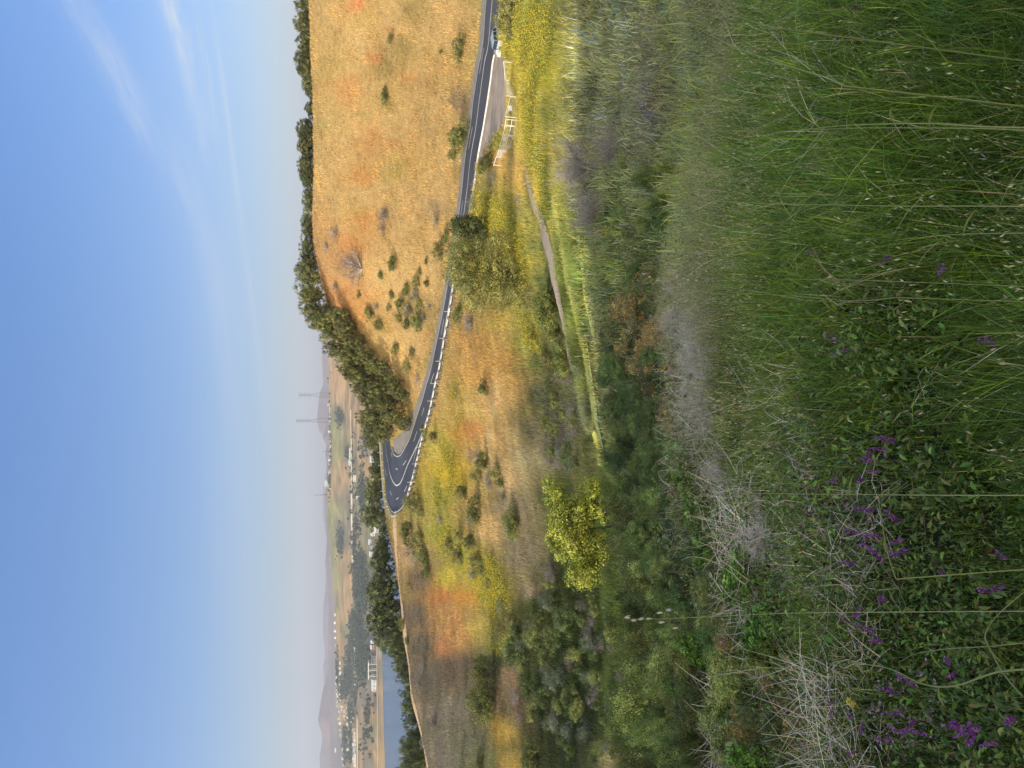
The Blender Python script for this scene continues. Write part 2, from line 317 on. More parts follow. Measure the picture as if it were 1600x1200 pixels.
# ---------------------------------------------------------------- colours of the near valley (by the place on the slope)
GOLD = (.60, .405, .165); ORANGE = (.57, .31, .11); OLIVE = (.36, .27, .09); PALE = (.62, .44, .20); GREYT = (.32, .265, .17); MUST = (.50, .42, .07); YGREEN = (.36, .34, .07)
GREEN = (.075, .105, .025); DGREEN = (.04, .06, .02); LGREEN = (.15, .19, .05); BRN = (.22, .15, .09); SAGE = (.20, .22, .13)
ZONES = [  # picture x, picture y, radius, colour
 (560, 60, 40, GOLD), (620, 40, 40, GOLD), (700, 40, 35, GOLD), (540, 200, 40, GOLD), (620, 200, 40, GOLD), (690, 180, 35, GOLD), (560, 320, 40, GOLD), (640, 300, 40, GOLD), (700, 290, 30, GOLD), (500, 250, 30, GOLD),
 (600, 430, 40, GOLD), (660, 440, 30, GOLD), (690, 380, 25, GOLD), (640, 540, 30, GOLD), (660, 600, 25, GOLD), (520, 400, 30, (.52, .31, .13)), (560, 480, 25, ORANGE), (535, 470, 20, (.55, .28, .11)),
 (545, 130, 14, ORANGE), (538, 150, 10, ORANGE), (556, 10, 12, (.60, .26, .11)), (608, 45, 9, (.58, .28, .12)), (641, 120, 9, ORANGE), (580, 210, 18, ORANGE), (574, 230, 15, ORANGE), (590, 90, 10, (.60, .27, .10)), (570, 340, 22, (.58, .29, .09)), (548, 380, 22, (.55, .27, .09)),
 (565, 270, 15, (.62, .32, .10)), (615, 222, 12, ORANGE), (570, 30, 25, (.52, .36, .12)), (520, 100, 30, (.52, .36, .13)), (510, 190, 22, (.50, .36, .13)), (600, 100, 14, OLIVE), (628, 70, 20, OLIVE), (640, 20, 18, OLIVE), (605, 160, 10, OLIVE), (560, 175, 9, (.45, .32, .12)), (640, 250, 20, (.56, .36, .12)),
 (655, 130, 12, (.45, .30, .12)), (685, 130, 15, (.55, .36, .13)), (700, 100, 12, (.50, .33, .12)), (715, 160, 16, (.30, .22, .12)), (680, 320, 14, (.42, .30, .15)), (560, 330, 14, (.50, .36, .10)), (620, 260, 20, (.50, .38, .12)),
 (545, 410, 16, (.30, .20, .13)), (600, 335, 10, (.36, .25, .14)), (650, 480, 20, (.36, .27, .11)), (690, 490, 12, (.40, .30, .12)), (680, 560, 14, (.42, .33, .12)), (585, 500, 14, (.42, .30, .10)), (660, 640, 12, (.45, .33, .11)),
 (690, 690, 18, (.50, .42, .10)), (700, 740, 20, (.60, .44, .05)), (715, 610, 16, (.45, .33, .10)), (735, 540, 22, (.56, .345, .12)), (750, 580, 22, (.57, .36, .12)), (770, 620, 22, PALE), (730, 640, 20, (.60, .44, .14)), (715, 680, 14, (.60, .36, .10)), (735, 670, 12, (.56, .27, .09)),
 (790, 560, 18, (.48, .30, .10)), (800, 600, 16, (.60, .40, .14)), (775, 690, 16, PALE), (790, 740, 18, (.50, .38, .20)), (800, 800, 22, GREYT), (815, 860, 24, GREYT), (770, 830, 16, PALE), (830, 920, 16, GREYT),
 (690, 770, 14, YGREEN), (730, 790, 16, (.45, .33, .12)), (690, 830, 12, YGREEN), (720, 870, 16, YGREEN), (760, 900, 20, MUST), (740, 880, 14, MUST), (775, 930, 14, MUST), (700, 900, 10, MUST), (690, 930, 14, (.58, .28, .10)), (705, 960, 16, (.56, .33, .13)), (715, 990, 16, (.56, .33, .13)), (695, 1010, 10, (.56, .28, .12)),
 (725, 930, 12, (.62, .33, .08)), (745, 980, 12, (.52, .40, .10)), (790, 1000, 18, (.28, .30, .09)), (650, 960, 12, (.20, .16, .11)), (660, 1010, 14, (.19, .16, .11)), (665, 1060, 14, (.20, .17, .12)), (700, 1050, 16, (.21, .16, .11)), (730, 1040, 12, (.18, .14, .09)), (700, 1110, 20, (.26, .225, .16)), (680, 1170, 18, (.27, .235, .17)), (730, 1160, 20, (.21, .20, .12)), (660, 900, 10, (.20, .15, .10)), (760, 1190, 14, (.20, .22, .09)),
 (645, 1110, 10, (.36, .28, .18)), (785, 1140, 10, (.60, .42, .10)), (795, 1190, 12, (.62, .44, .12)), (770, 1040, 16, (.10, .12, .05)), (780, 1090, 12, (.30, .22, .12)), (800, 1060, 14, (.34, .24, .14)), (820, 1100, 16, BRN),
 (640, 860, 12, (.50, .34, .18)), (670, 880, 10, (.34, .26, .12)),
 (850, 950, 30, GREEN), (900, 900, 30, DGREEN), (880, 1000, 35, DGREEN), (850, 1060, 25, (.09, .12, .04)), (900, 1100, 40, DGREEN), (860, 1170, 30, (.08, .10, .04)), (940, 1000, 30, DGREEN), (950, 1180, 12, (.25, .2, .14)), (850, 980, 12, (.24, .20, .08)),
 (800, 440, 14, (.40, .36, .10)), (830, 480, 16, (.30, .30, .08)), (760, 470, 14, OLIVE), (775, 500, 12, (.50, .38, .10)), (815, 540, 16, (.36, .34, .08)), (845, 560, 16, (.16, .18, .06)), (870, 480, 20, GREEN), (880, 560, 20, (.08, .11, .04)), (850, 620, 22, (.12, .13, .07)), (870, 680, 22, (.16, .15, .11)), (830, 670, 14, (.20, .18, .10)), (825, 640, 10, (.30, .26, .09)), (900, 640, 18, SAGE), (905, 560, 14, GREEN),
 (830, 720, 16, (.40, .35, .20)), (870, 770, 18, GREEN),
 (740, 300, 12, (.42, .36, .14)), (755, 340, 14, MUST), (780, 350, 16, MUST), (800, 380, 14, MUST), (770, 400, 12, MUST), (815, 410, 12, MUST), (790, 300, 14, (.48, .38, .10)), (760, 270, 12, (.40, .33, .12)), (780, 250, 14, (.55, .36, .12)), (810, 270, 12, (.56, .38, .12)), (820, 330, 12, (.34, .31, .10)), (838, 380, 8, (.22, .24, .08)), (845, 330, 8, (.24, .26, .08)), (850, 440, 8, (.16, .19, .07)), (765, 215, 14, (.36, .34, .10)),
 (815, 30, 25, (.44, .42, .08)), (820, 100, 25, (.54, .44, .08)), (830, 170, 22, (.54, .43, .09)), (840, 230, 18, (.54, .43, .10)), (860, 60, 25, YGREEN), (865, 120, 20, (.48, .44, .06)), (860, 180, 12, (.25, .28, .07)), (870, 230, 14, (.40, .36, .08)), (875, 280, 12, (.42, .40, .07)), (790, 20, 14, (.18, .22, .05)), (855, 290, 10, (.62, .44, .10)), (870, 340, 12, (.50, .44, .10)), (885, 380, 12, (.22, .27, .07)), (900, 430, 12, (.27, .33, .08)), (905, 500, 12, (.30, .35, .08)), (880, 330, 12, (.38, .40, .08)), (915, 600, 12, (.17, .20, .06)), (925, 690, 12, (.18, .20, .07)),  # grass tones by the track partly paint its sun and shaded ruts
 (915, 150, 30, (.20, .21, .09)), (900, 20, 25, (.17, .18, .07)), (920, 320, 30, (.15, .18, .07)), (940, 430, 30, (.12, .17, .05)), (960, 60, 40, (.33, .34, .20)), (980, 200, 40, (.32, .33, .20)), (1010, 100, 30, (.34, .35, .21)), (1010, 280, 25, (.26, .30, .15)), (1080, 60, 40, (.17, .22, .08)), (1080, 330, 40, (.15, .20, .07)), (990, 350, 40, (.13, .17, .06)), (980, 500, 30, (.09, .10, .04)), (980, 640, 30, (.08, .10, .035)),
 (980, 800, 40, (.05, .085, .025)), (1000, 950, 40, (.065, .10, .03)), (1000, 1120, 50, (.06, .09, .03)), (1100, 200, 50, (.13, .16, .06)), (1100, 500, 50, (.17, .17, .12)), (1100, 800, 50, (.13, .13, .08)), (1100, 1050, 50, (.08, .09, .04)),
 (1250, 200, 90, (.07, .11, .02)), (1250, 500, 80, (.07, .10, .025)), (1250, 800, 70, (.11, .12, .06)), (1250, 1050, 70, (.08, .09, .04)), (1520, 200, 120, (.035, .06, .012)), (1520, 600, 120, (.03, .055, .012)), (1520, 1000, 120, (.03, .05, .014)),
]
_ZX = np.array([z[0] for z in ZONES], float); _ZY = np.array([z[1] for z in ZONES], float); _ZR = np.array([z[2] for z in ZONES], float); _ZC = np.array([z[3] for z in ZONES], float)
_ZC[(_ZX > 930)] *= 1.7; _ZC[(_ZX > 930), 2] *= .8; _ZC[(_ZX > 1240)] *= .8  # nearest grass darkened: shade deep between blades put into the colour
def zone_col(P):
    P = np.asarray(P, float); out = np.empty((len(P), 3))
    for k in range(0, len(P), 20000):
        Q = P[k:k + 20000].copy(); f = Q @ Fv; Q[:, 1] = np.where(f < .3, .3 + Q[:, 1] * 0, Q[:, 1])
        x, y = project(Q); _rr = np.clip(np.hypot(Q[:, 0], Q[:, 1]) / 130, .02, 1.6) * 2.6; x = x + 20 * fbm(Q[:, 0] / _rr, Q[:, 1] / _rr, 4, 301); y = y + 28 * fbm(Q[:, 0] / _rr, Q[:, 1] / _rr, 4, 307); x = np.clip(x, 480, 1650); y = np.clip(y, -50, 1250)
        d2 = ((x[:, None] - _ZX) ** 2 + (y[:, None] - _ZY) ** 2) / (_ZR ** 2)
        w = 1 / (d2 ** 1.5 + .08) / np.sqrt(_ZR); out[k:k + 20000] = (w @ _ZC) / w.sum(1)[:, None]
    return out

# ---------------------------------------------------------------- ribbons laid on the ground
def catmull(P, n):
    P = np.asarray(P, float); t = np.linspace(0, len(P) - 1, n); i = np.clip(t.astype(int), 0, len(P) - 2); u = (t - i)[:, None]
    p0 = P[np.clip(i - 1, 0, None)]; p1 = P[i]; p2 = P[i + 1]; p3 = P[np.clip(i + 2, None, len(P) - 1)]
    return .5 * ((2 * p1) + (p2 - p0) * u + (2 * p0 - 5 * p1 + 4 * p2 - p3) * u * u + (3 * p1 - p0 - 3 * p2 + p3) * u ** 3)
CLEAN = None
def ground_px(P2, fld=None):
    """points of the ground under picture positions; nan-free"""
    P2 = np.asarray(P2, float); h = (fld or NEAR).hit(P2[:, 0], P2[:, 1]); bad = np.isnan(h[:, 0]); k = np.arange(len(h))
    if bad.any():
        for c in range(3): h[bad, c] = np.interp(k[bad], k[~bad], h[~bad, c])
    return h
def band(name, A, B, mat, lift=.06, n=120, m=8, skirt=.5, ext=None, **kw):
    """a sheet between two picture polylines, resting on the ground"""
    a = ground_px(catmull(A, n)); b = ground_px(catmull(B, n))
    if ext is not None:
        a, b = (np.concatenate([q, q[-1] + np.linspace(.05, 1, 16)[:, None] * e]) for q, e in ((a, ext[0]), (b, ext[1]))); n += 16
    t = np.linspace(0, 1, m + 1)[None, :, None]
    G = a[:, None] * (1 - t) + b[:, None] * t
    z = NEAR.z(G[..., 0], G[..., 1])
    k = np.ones(9) / 9                                   # graded smooth along its length
    zp = np.concatenate([np.repeat(z[:1], 4, 0), z, np.repeat(z[-1:], 4, 0)]); z = sum(zp[i:i + n] * k[i] for i in range(9))
    G[..., 2] = z + lift
    if skirt:
        G = np.concatenate([G[:, :1] - [0, 0, skirt], G, G[:, -1:] - [0, 0, skirt]], 1); m += 2
    me = mesh_np(name, G.reshape(-1, 3), [grid_faces(n, m + 1)], smooth=False)
    return obj(name, me, mat, kind='structure', **kw), G[:, 1:-1] if skirt else G
ROAD_PAIRS = [(765, -40, 790, -40), (761, 0, 784, 0), (754, 75, 775, 75), (749, 100, 771, 100), (741, 150, 764, 150), (735, 200, 756, 200), (727, 250, 747, 250), (722, 300, 740, 300), (715, 350, 731, 350), (707, 400, 721, 400),
 (701, 440, 714, 440), (695, 475, 709, 475), (685, 525, 700, 525), (674, 575, 691, 575), (667, 600, 685, 600), (660, 625, 680, 625), (652, 650, 674, 650), (645, 672, 668, 672), (638, 690, 661, 697), (631, 702, 652, 735), (627, 708, 640, 775),
 (623, 710, 628, 797), (619, 709, 616, 804), (615, 705, 609, 795), (613, 698, 604, 778), (611.5, 692, 601, 745), (610.5, 686, 598.7, 715), (610, 681, 597.5, 690)]
RP = np.array(ROAD_PAIRS, float)
# the roadbed is graded: level the ground to its own slow curve inside the corridor
def poly_world(A): g = ground_px(catmull(A, 160)); return g
EXT = (np.array([44.0, 7, 0]), np.array([44.0, 4, 0]))
_ra = poly_world(RP[:, :2]); _rb = poly_world(RP[:, 2:])
_ra = np.concatenate([_ra, [_ra[-1] + EXT[0]]]); _rb = np.concatenate([_rb, [_rb[-1] + EXT[1]]]); ROADPOLY = np.concatenate([_ra[:, :2], _rb[::-1, :2]])
PULL_A = [(776, 60), (771, 90), (764, 150), (756, 200), (749, 240), (745, 256)]; PULL_B = [(790, 60), (790, 90), (793, 150), (786, 195), (768, 225), (750, 256)]
_pa = poly_world(PULL_A); _pb = poly_world(PULL_B); PULLPOLY = np.concatenate([_pa[:, :2], _pb[::-1, :2]])
SH_A = [(756, -40), (752, 20), (748, 75), (743, 100), (735.5, 150), (729.5, 200), (721.5, 250), (717, 300), (710, 350), (702, 400), (696, 440), (690, 475), (680, 525), (668, 575), (661, 600), (653, 625), (645, 645), (636, 662), (628, 676), (620, 684), (617, 687), (615, 688)]
SH_B = [(766, -40), (762, 20), (755, 75), (750, 100), (742, 150), (736, 200), (728, 250), (723, 300), (716, 350), (708, 400), (702, 440), (696, 475), (686, 525), (675, 575), (668, 600), (661, 625), (653, 650), (646, 672), (638.6, 690), (629.5, 706), (623, 710), (615, 704)]
ROAD, ROADG = band('road', RP[:, :2], RP[:, 2:], M['asphalt'], lift=.10, n=200, m=10, ext=EXT)
SHOULDER, _ = band('road_shoulder', SH_A, SH_B, M['shoulder'], lift=.05, n=160, m=4)
PULLOUT, _ = band('pullout', PULL_A, PULL_B, M['gravel'], lift=.055, n=80, m=8)
def near_ground():
    Z = NEAR.Z.copy(); sel = (NEAR.R > 80) & (NEAR.R < 260)
    X = NEAR.X[:, sel]; Y = NEAR.Y[:, sel]
    ok = np.abs(AZN) < .6; ins = np.zeros(X.shape, bool)
    a = _ra[:, :2]; b = _rb[:, :2]; ins[ok] = inside(X[ok], Y[ok], ROADPOLY) | inside(X[ok], Y[ok], PULLPOLY)
    for S1, S2 in ((SH_A, SH_B),):
        pp = np.concatenate([poly_world(S1)[:, :2], poly_world(S2)[::-1, :2]]); ins[ok] |= inside(X[ok], Y[ok], pp)
    Zs = Z[:, sel]; Zs[ins] -= .45; Z[:, sel] = Zs
    V = np.stack([NEAR.X, NEAR.Y, Z], -1).reshape(-1, 3)
    _vr = np.hypot(V[:, 0], V[:, 1])[:, None]; col = zone_col(V) * .8; col = col * sstep(9, 34, _vr) + (col * .25 + np.array([.045, .038, .026]) * .6) * (1 - sstep(9, 34, _vr))  # soil near the viewer darkened to paint shade into the grass gaps
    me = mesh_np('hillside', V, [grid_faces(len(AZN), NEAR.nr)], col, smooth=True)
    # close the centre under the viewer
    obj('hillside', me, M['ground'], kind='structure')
near_ground()
def line_on_road(name, pts, w, mat, n=120, lift=.115, dash=None):
    c = ground_px(catmull(pts, n)); c[:, 2] = 0; d = np.gradient(c, axis=0); d /= np.linalg.norm(d, axis=1)[:, None] + 1e-9; s = np.stack([-d[:, 1], d[:, 0], 0 * d[:, 0]], 1) * w / 2
    return c, s
def road_z():
    """height lookup on the graded road surface: nearest vertices of its grid"""
    G = ROADG.reshape(-1, 3)
    def f(P):
        out = np.empty(len(P))
        for k in range(0, len(P), 400):
            d = ((P[k:k + 400, None, :2] - G[None, :, :2]) ** 2).sum(2); j = np.argpartition(d, 4, axis=1)[:, :4]
            w = 1 / (np.take_along_axis(d, j, 1) + .05); out[k:k + 400] = (G[j, 2] * w).sum(1) / w.sum(1)
        return out
    return f
RZ = road_z()
def paint(name, lines, mat):
    V = []; Fq = []
    for pts, w, dash in lines:
        n = 220; c, s = line_on_road(name, pts, w, mat, n); z = RZ(c) + .035
        L = np.concatenate([[0], np.cumsum(np.linalg.norm(np.diff(c, axis=0), axis=1))])
        for i in range(n - 1):
            if dash and (L[i] % dash[1]) > dash[0]: continue
            b = len(V); 
            for q in (i, i + 1): V += [[c[q, 0] - s[q, 0], c[q, 1] - s[q, 1], z[q]], [c[q, 0] + s[q, 0], c[q, 1] + s[q, 1], z[q]]]
            Fq.append([b, b + 1, b + 3, b + 2])
    me = mesh_np(name, np.array(V), [np.array(Fq)]); return obj(name, me, mat, kind='structure')
off = lambda t: [(a * (1 - t) + c * t, b * (1 - t) + d * t) for a, b, c, d in ROAD_PAIRS]
paint('road_marking', [
    (off(.035), .22, None), (off(.965), .22, None),
    ([(772, -10), (766, 50), (763, 75), (758, 100), (751, 150), (744.5, 200), (736, 250), (730.5, 300), (723.5, 350), (715, 400), (708.5, 440), (703, 475), (694, 525), (687.5, 575), (681, 600), (674, 637), (666, 660), (657.5, 685), (647.5, 707), (637.5, 727), (630, 747), (626, 755), (621, 758.5), (617, 756), (613.5, 750), (608.5, 735), (605, 712), (603, 692)], .36, None),
    ([(757, 75), (753, 100), (745, 150), (739, 200), (731, 250), (726, 300), (719, 350), (711, 400), (705, 440), (699, 475), (690, 525), (681, 575), (672, 605), (664, 635), (650, 682), (637.5, 715), (630, 727), (624, 732.5), (618, 731), (614, 717), (611, 700), (610, 692)], .22, (3.6, 12)),
    ([(652, 700), (645, 730), (636, 760), (630, 771), (625, 776), (620, 780), (616, 779), (611, 770), (606, 752), (602.5, 730), (601, 700)], .22, (3.6, 12)),
], M['paint'])

# ---------------------------------------------------------------- paths
def path_band(name, pts, w, mat, lift, n=120, soft=0.0):
    c = ground_px(catmull(pts, n)); d = np.gradient(c[:, :2], axis=0); d /= np.linalg.norm(d, axis=1)[:, None] + 1e-9; s = np.stack([-d[:, 1], d[:, 0]], 1)
    t = np.linspace(-.5, .5, 5); ww = w * (1 + .35 * fbm(np.arange(n) * .23, np.zeros(n), 3, 5) * 2)
    G = c[:, None, :2] + s[:, None] * (t[None, :, None] * ww[:, None, None]); z = NEAR.z(G[..., 0], G[..., 1]) + lift
    V = np.concatenate([G, z[..., None]], -1).reshape(-1, 3)
    return obj(name, mesh_np(name, V, [grid_faces(n, 5)], zone_col(V)), mat, kind='structure')
path_band('dirt_path', [(616, 808), (618, 840), (619, 860), (621, 880), (623, 905), (627, 945), (630, 975), (634, 1010), (637, 1040), (640, 1070), (646, 1105), (655, 1145), (662, 1175), (670, 1215)], 6.5, M['dirt'], .10)
path_band('gravel_path', [(822, 262), (828, 290), (832, 310), (840, 330), (845, 345), (850, 363), (856, 382), (862, 407), (867, 440), (872, 460), (876, 480), (882, 505), (887, 525), (891, 550), (894, 580)], 1.5, M['gravel'], .05)

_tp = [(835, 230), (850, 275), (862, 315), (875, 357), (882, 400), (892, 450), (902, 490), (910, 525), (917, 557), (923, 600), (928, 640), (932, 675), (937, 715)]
M['verge'] = plain_mat('sun_tinted_grass', (.56, .54, .12), .9, 0, 1.6, .4, .8, 18)  # bright yellow-green paints grazing sunlight into the short track grass
path_band('sunlit_grass_track', _tp, 2.3, M['verge'], .05)
path_band('sunlit_grass_track', [(868, 290), (880, 320), (890, 345), (900, 375), (910, 407), (914, 450), (922, 485), (930, 520)], 1.3, M['verge'], .05)
# ---------------------------------------------------------------- the far shore
FAR_T = [(591, 1510, -98.5)]
def far_points():
    P = []
    cols = {
      -60: [(560, 2100), (540, 2600), (524, 3100)],
      300: [(562, 2100), (545, 2500), (522, 3000)],
      500: [(562, 2100), (545, 2500), (516, 3150)],
      570: [(562, 2100), (545, 2550), (514, 3200)],
      620: [(562, 2100), (551, 2350), (530, 2850), (515.5, 3200)],
      700: [(565, 2050), (551, 2350), (530, 2850), (515.5, 3250)],
      760: [(565, 2050), (551, 2300), (535, 2750), (510, 3250)],
      810: [(568, 2000), (551, 2300), (535, 2750), (513, 3250)],
      860: [(570, 2000), (551, 2350), (535, 2800), (516, 3250)],
      920: [(572, 1900), (552, 2350), (537, 2700), (522, 3150)],
      980: [(575, 1850), (556, 2300), (545, 2600), (526, 3050)],
      1030: [(575, 1850), (556, 2300), (541, 2650), (527, 3050)],
      1080: [(575, 1850), (557, 2250), (545, 2600), (528.5, 3000)],
      1110: [(572, 1900), (559, 2150), (548, 2500), (536, 2800)],
      1150: [(570, 1900), (558, 2200), (547, 2550), (541, 2800)],
      1210: [(570, 1900), (557, 2200), (547, 2550), (542, 2800)],
      1400: [(570, 1900), (557, 2200), (547, 2550), (542, 2800)]}
    for y, L in cols.items():
        d = at_Y(591, y, 1510.0); az = math.atan2(d[0], d[1])
        P.append((math.sin(az) * 1500, math.cos(az) * 1500, -101.0)); P.append((math.sin(az) * 1560, math.cos(az) * 1560, -96.0))
        P.append((math.sin(az) * 1400, math.cos(az) * 1400, -106.0))
        for x, Y in L: P.append(tuple(at_Y(x, y, Y)))
        P.append((math.sin(az) * 4200, math.cos(az) * 4200, -88.0)); P.append((math.sin(az) * 5200, math.cos(az) * 5200, -96.0))
    return P
AZF = np.linspace(-.75, .75, 420)
FAR = Field(far_points(), AZF, 1380.0, 5400.0, 240, kr=.7)
_w = sstep(1700, 2400, FAR.R)[None]
FAR.Z = FAR.Z + _w * (26 * fbm(FAR.X / 330, FAR.Y / 330, 5, 21) - 7 * np.abs(fbm(FAR.X / 170, FAR.Y / 330, 3, 33)))
FGOLD = (.58, .36, .17); FOR = (.54, .35, .17); FPUR = (.33, .26, .19); FGRN = (.36, .33, .13); FDK = (.12, .135, .09); FOL = (.30, .28, .12)
FZ = [(530, 600, 14, FGOLD), (545, 640, 10, FOR), (560, 660, 14, FOR), (575, 690, 12, FPUR), (525, 700, 12, FGRN), (520, 660, 8, FGRN), (530, 650, 7, FDK), (536, 655, 6, FDK), (540, 740, 12, FOR), (535, 700, 10, FOL), (545, 705, 6, FDK), (570, 725, 8, FOR), (575, 745, 6, FOR),
      (525, 760, 14, FOR), (543, 780, 10, FPUR), (520, 800, 12, FGRN), (530, 790, 10, FOL), (545, 830, 8, FPUR), (570, 770, 8, FOL), (567, 760, 6, FDK), (566, 800, 8, FOL), (560, 780, 6, FPUR), (575, 810, 8, FOL), (535, 830, 8, FDK), (533, 850, 9, FDK), (525, 840, 6, FGRN), (522, 870, 10, FGRN), (540, 870, 9, FOR), (545, 900, 10, FGOLD), (540, 920, 8, FOR),
      (528, 905, 8, FGRN), (525, 950, 9, FGRN), (535, 960, 10, FGOLD), (545, 945, 8, FGOLD), (532, 1000, 8, FGOLD), (537, 985, 8, FOL), (560, 840, 8, FPUR), (565, 860, 8, FOL), (560, 890, 9, FDK), (570, 900, 8, FDK), (565, 930, 8, FDK), (555, 960, 8, FDK), (570, 960, 8, FPUR), (556, 1000, 8, FDK), (570, 1000, 10, FDK), (545, 1020, 8, FGOLD), (555, 1040, 8, FDK), (540, 1050, 6, FOL), (570, 1050, 10, FDK),
      (540, 1070, 8, FDK), (575, 1080, 8, FPUR), (565, 1090, 8, FPUR), (585, 1100, 8, FPUR), (570, 1120, 7, FOR), (580, 1115, 6, FGOLD), (560, 1150, 5, FOR), (570, 1150, 8, FPUR), (580, 1145, 7, (.36, .30, .16)), (585, 1170, 8, FOR), (565, 1180, 6, FOR), (575, 1190, 8, FPUR), (560, 1200, 5, FGOLD), (535, 1110, 6, FOR), (530, 1120, 5, FOR), (548, 1110, 6, FDK), (545, 1150, 8, FOL), (537, 1160, 8, FDK), (590, 1180, 4, FGOLD), (590, 1080, 4, FGOLD), (590, 1020, 4, (.4, .33, .22))]
_FX = np.array([z[:3] for z in FZ], float); _FC = np.array([z[3] for z in FZ], float) * [.74, .74, .66]
def far_col(P):
    out = np.empty((len(P), 3))
    for k in range(0, len(P), 20000):
        x, y = project(P[k:k + 20000]); x = np.clip(x, 505, 600); y = np.clip(y, 500, 1210)
        d2 = ((x[:, None] - _FX[:, 0]) ** 2 + ((y[:, None] - _FX[:, 1]) * .6) ** 2) / _FX[:, 2] ** 2
        w = 1 / (d2 ** 1.5 + .05); out[k:k + 20000] = (w @ _FC) / w.sum(1)[:, None]
    return out
def far_ground():
    V = np.stack([FAR.X, FAR.Y, FAR.Z], -1).reshape(-1, 3)
    c = far_col(V); n = fbm(V[:, 0] / 60, V[:, 1] / 60, 4, 41); c *= (1 + 1.2 * n)[:, None]
    dk = sstep(.10, .2, fbm(V[:, 0] / 45, V[:, 1] / 70, 4, 57))[:, None]; c = c * (1 - .55 * dk) + np.array(FDK) * .55 * dk
    obj('far_shore', mesh_np('far_shore', V, [grid_faces(len(AZF), FAR.nr)], np.clip(c, 0, 1), smooth=True), M['farground'], kind='structure')
far_ground()
RANGES = [  # distance, width, colour, crest (picture y -> picture x)
 (8800, 900, (.36, .29, .24), [(-100, 503), (300, 500), (450, 503), (540, 503), (585, 504), (602, 504.5), (612, 500.5), (622, 498.5), (640, 497), (655, 495.2), (664, 497), (672, 498), (681, 504), (700, 512), (740, 515), (830, 516), (1100, 516), (1300, 516)]),
 (7000, 500, (.34, .29, .22), [(-100, 516), (640, 514), (676, 507), (682, 504.5), (688, 506), (695, 510.5), (703, 509), (710, 508), (722, 510), (735, 511), (760, 510), (775, 507), (800, 508), (840, 511), (870, 509), (892, 510.5), (930, 513), (1000, 516), (1300, 516)]),
 (10600, 1000, (.33, .28, .25), [(-100, 516), (700, 514), (760, 505.5), (772, 505), (800, 504.5), (808, 504.5), (820, 507), (836, 509), (850, 511.5), (866, 510), (880, 507.2), (895, 509), (910, 509), (922, 508), (945, 505.3), (965, 504.6), (985, 504.6), (1010, 507), (1026, 508), (1040, 505.2), (1060, 506), (1080, 507), (1100, 512), (1300, 516)]),
 (8200, 800, (.40, .31, .24), [(-100, 518), (900, 517), (940, 514), (980, 512), (1020, 512), (1050, 511), (1068, 507), (1080, 504), (1094, 501.5), (1110, 499.2), (1124, 497), (1134, 498.6), (1143, 502), (1152, 504), (1166, 508), (1200, 512), (1300, 515)]),
 (9600, 900, (.32, .28, .26), [(-100, 518), (1090, 516), (1120, 508), (1150, 503.5), (1162, 502.6), (1174, 500.6), (1182, 499), (1200, 500), (1230, 501), (1300, 500)]),
]
def hills():
    AZ = np.linspace(-.62, .62, 620); R = np.exp(np.linspace(math.log(5200), math.log(12600), 150)); X = np.sin(AZ)[:, None] * R; Y = np.cos(AZ)[:, None] * R
    Z = np.full(X.shape, -101.0); C = np.tile(np.array((.30, .27, .20)), X.shape + (1,))
    for Rc, w, c, crest in RANGES:
        cr = np.array(crest, float); g = np.array([ray(x, y) for y, x in [(a, b) for a, b in crest]]); ga = np.arctan2(g[:, 0], g[:, 1]); gt = g[:, 2] / np.hypot(g[:, 0], g[:, 1])
        o = np.argsort(ga); t = np.interp(AZ, ga[o], gt[o]) + .0006 * fbm(AZ * 90, 0 * AZ, 3, int(Rc))
        top = t * Rc; u = (R[None] - Rc) / w; ridge = np.where(u < 0, np.exp(-(u / 1.3) ** 2), np.exp(-(u / .5) ** 2))
        gul = 1 - .34 * np.abs(fbm(AZ[:, None] * 40 + R[None] / 1500, R[None] / 900 + 0 * X, 4, 71)) * 2 * (1 - ridge)
        z = -101 + (top[:, None] + 101) * ridge * gul; hi = z > Z; Z = np.where(hi, z, Z); C[hi] = c
    C *= (1 + .7 * fbm(X / 330, Y / 330, 4, 88))[..., None]
    obj('hills', mesh_np('hills', np.stack([X, Y, Z], -1).reshape(-1, 3), [grid_faces(len(AZ), len(R))], np.clip(C.reshape(-1, 3) * [.55, .5, .5], 0, 1), smooth=True), M['farground'], kind='structure')
hills()
def water():
    mt, nt, N, L, p = new_mat('strait_water'); p.inputs['Base Color'].default_value = (.055, .085, .115, 1); p.inputs['Roughness'].default_value = .22
    tc = N.new('ShaderNodeTexCoord'); mp = N.new('ShaderNodeMapping'); mp.inputs['Scale'].default_value = (.03, .18, 1); L.new(tc.outputs['Object'], mp.inputs[0])
    nz = N.new('ShaderNodeTexNoise'); nz.inputs['Scale'].default_value = 1.0; nz.inputs['Detail'].default_value = 6; L.new(mp.outputs[0], nz.inputs['Vector'])
    b = N.new('ShaderNodeBump'); b.inputs['Strength'].default_value = .9; b.inputs['Distance'].default_value = 2.0; L.new(nz.outputs[0], b.inputs['Height']); L.new(b.outputs[0], p.inputs['Normal'])
    V = np.array([(-12500, -2500, -100.0), (12500, -2500, -100), (12500, 13000, -100), (-12500, 13000, -100)]); obj('water', mesh_np('water', V, [np.array([[0, 1, 2, 3]])]), mt, kind='structure')
water()
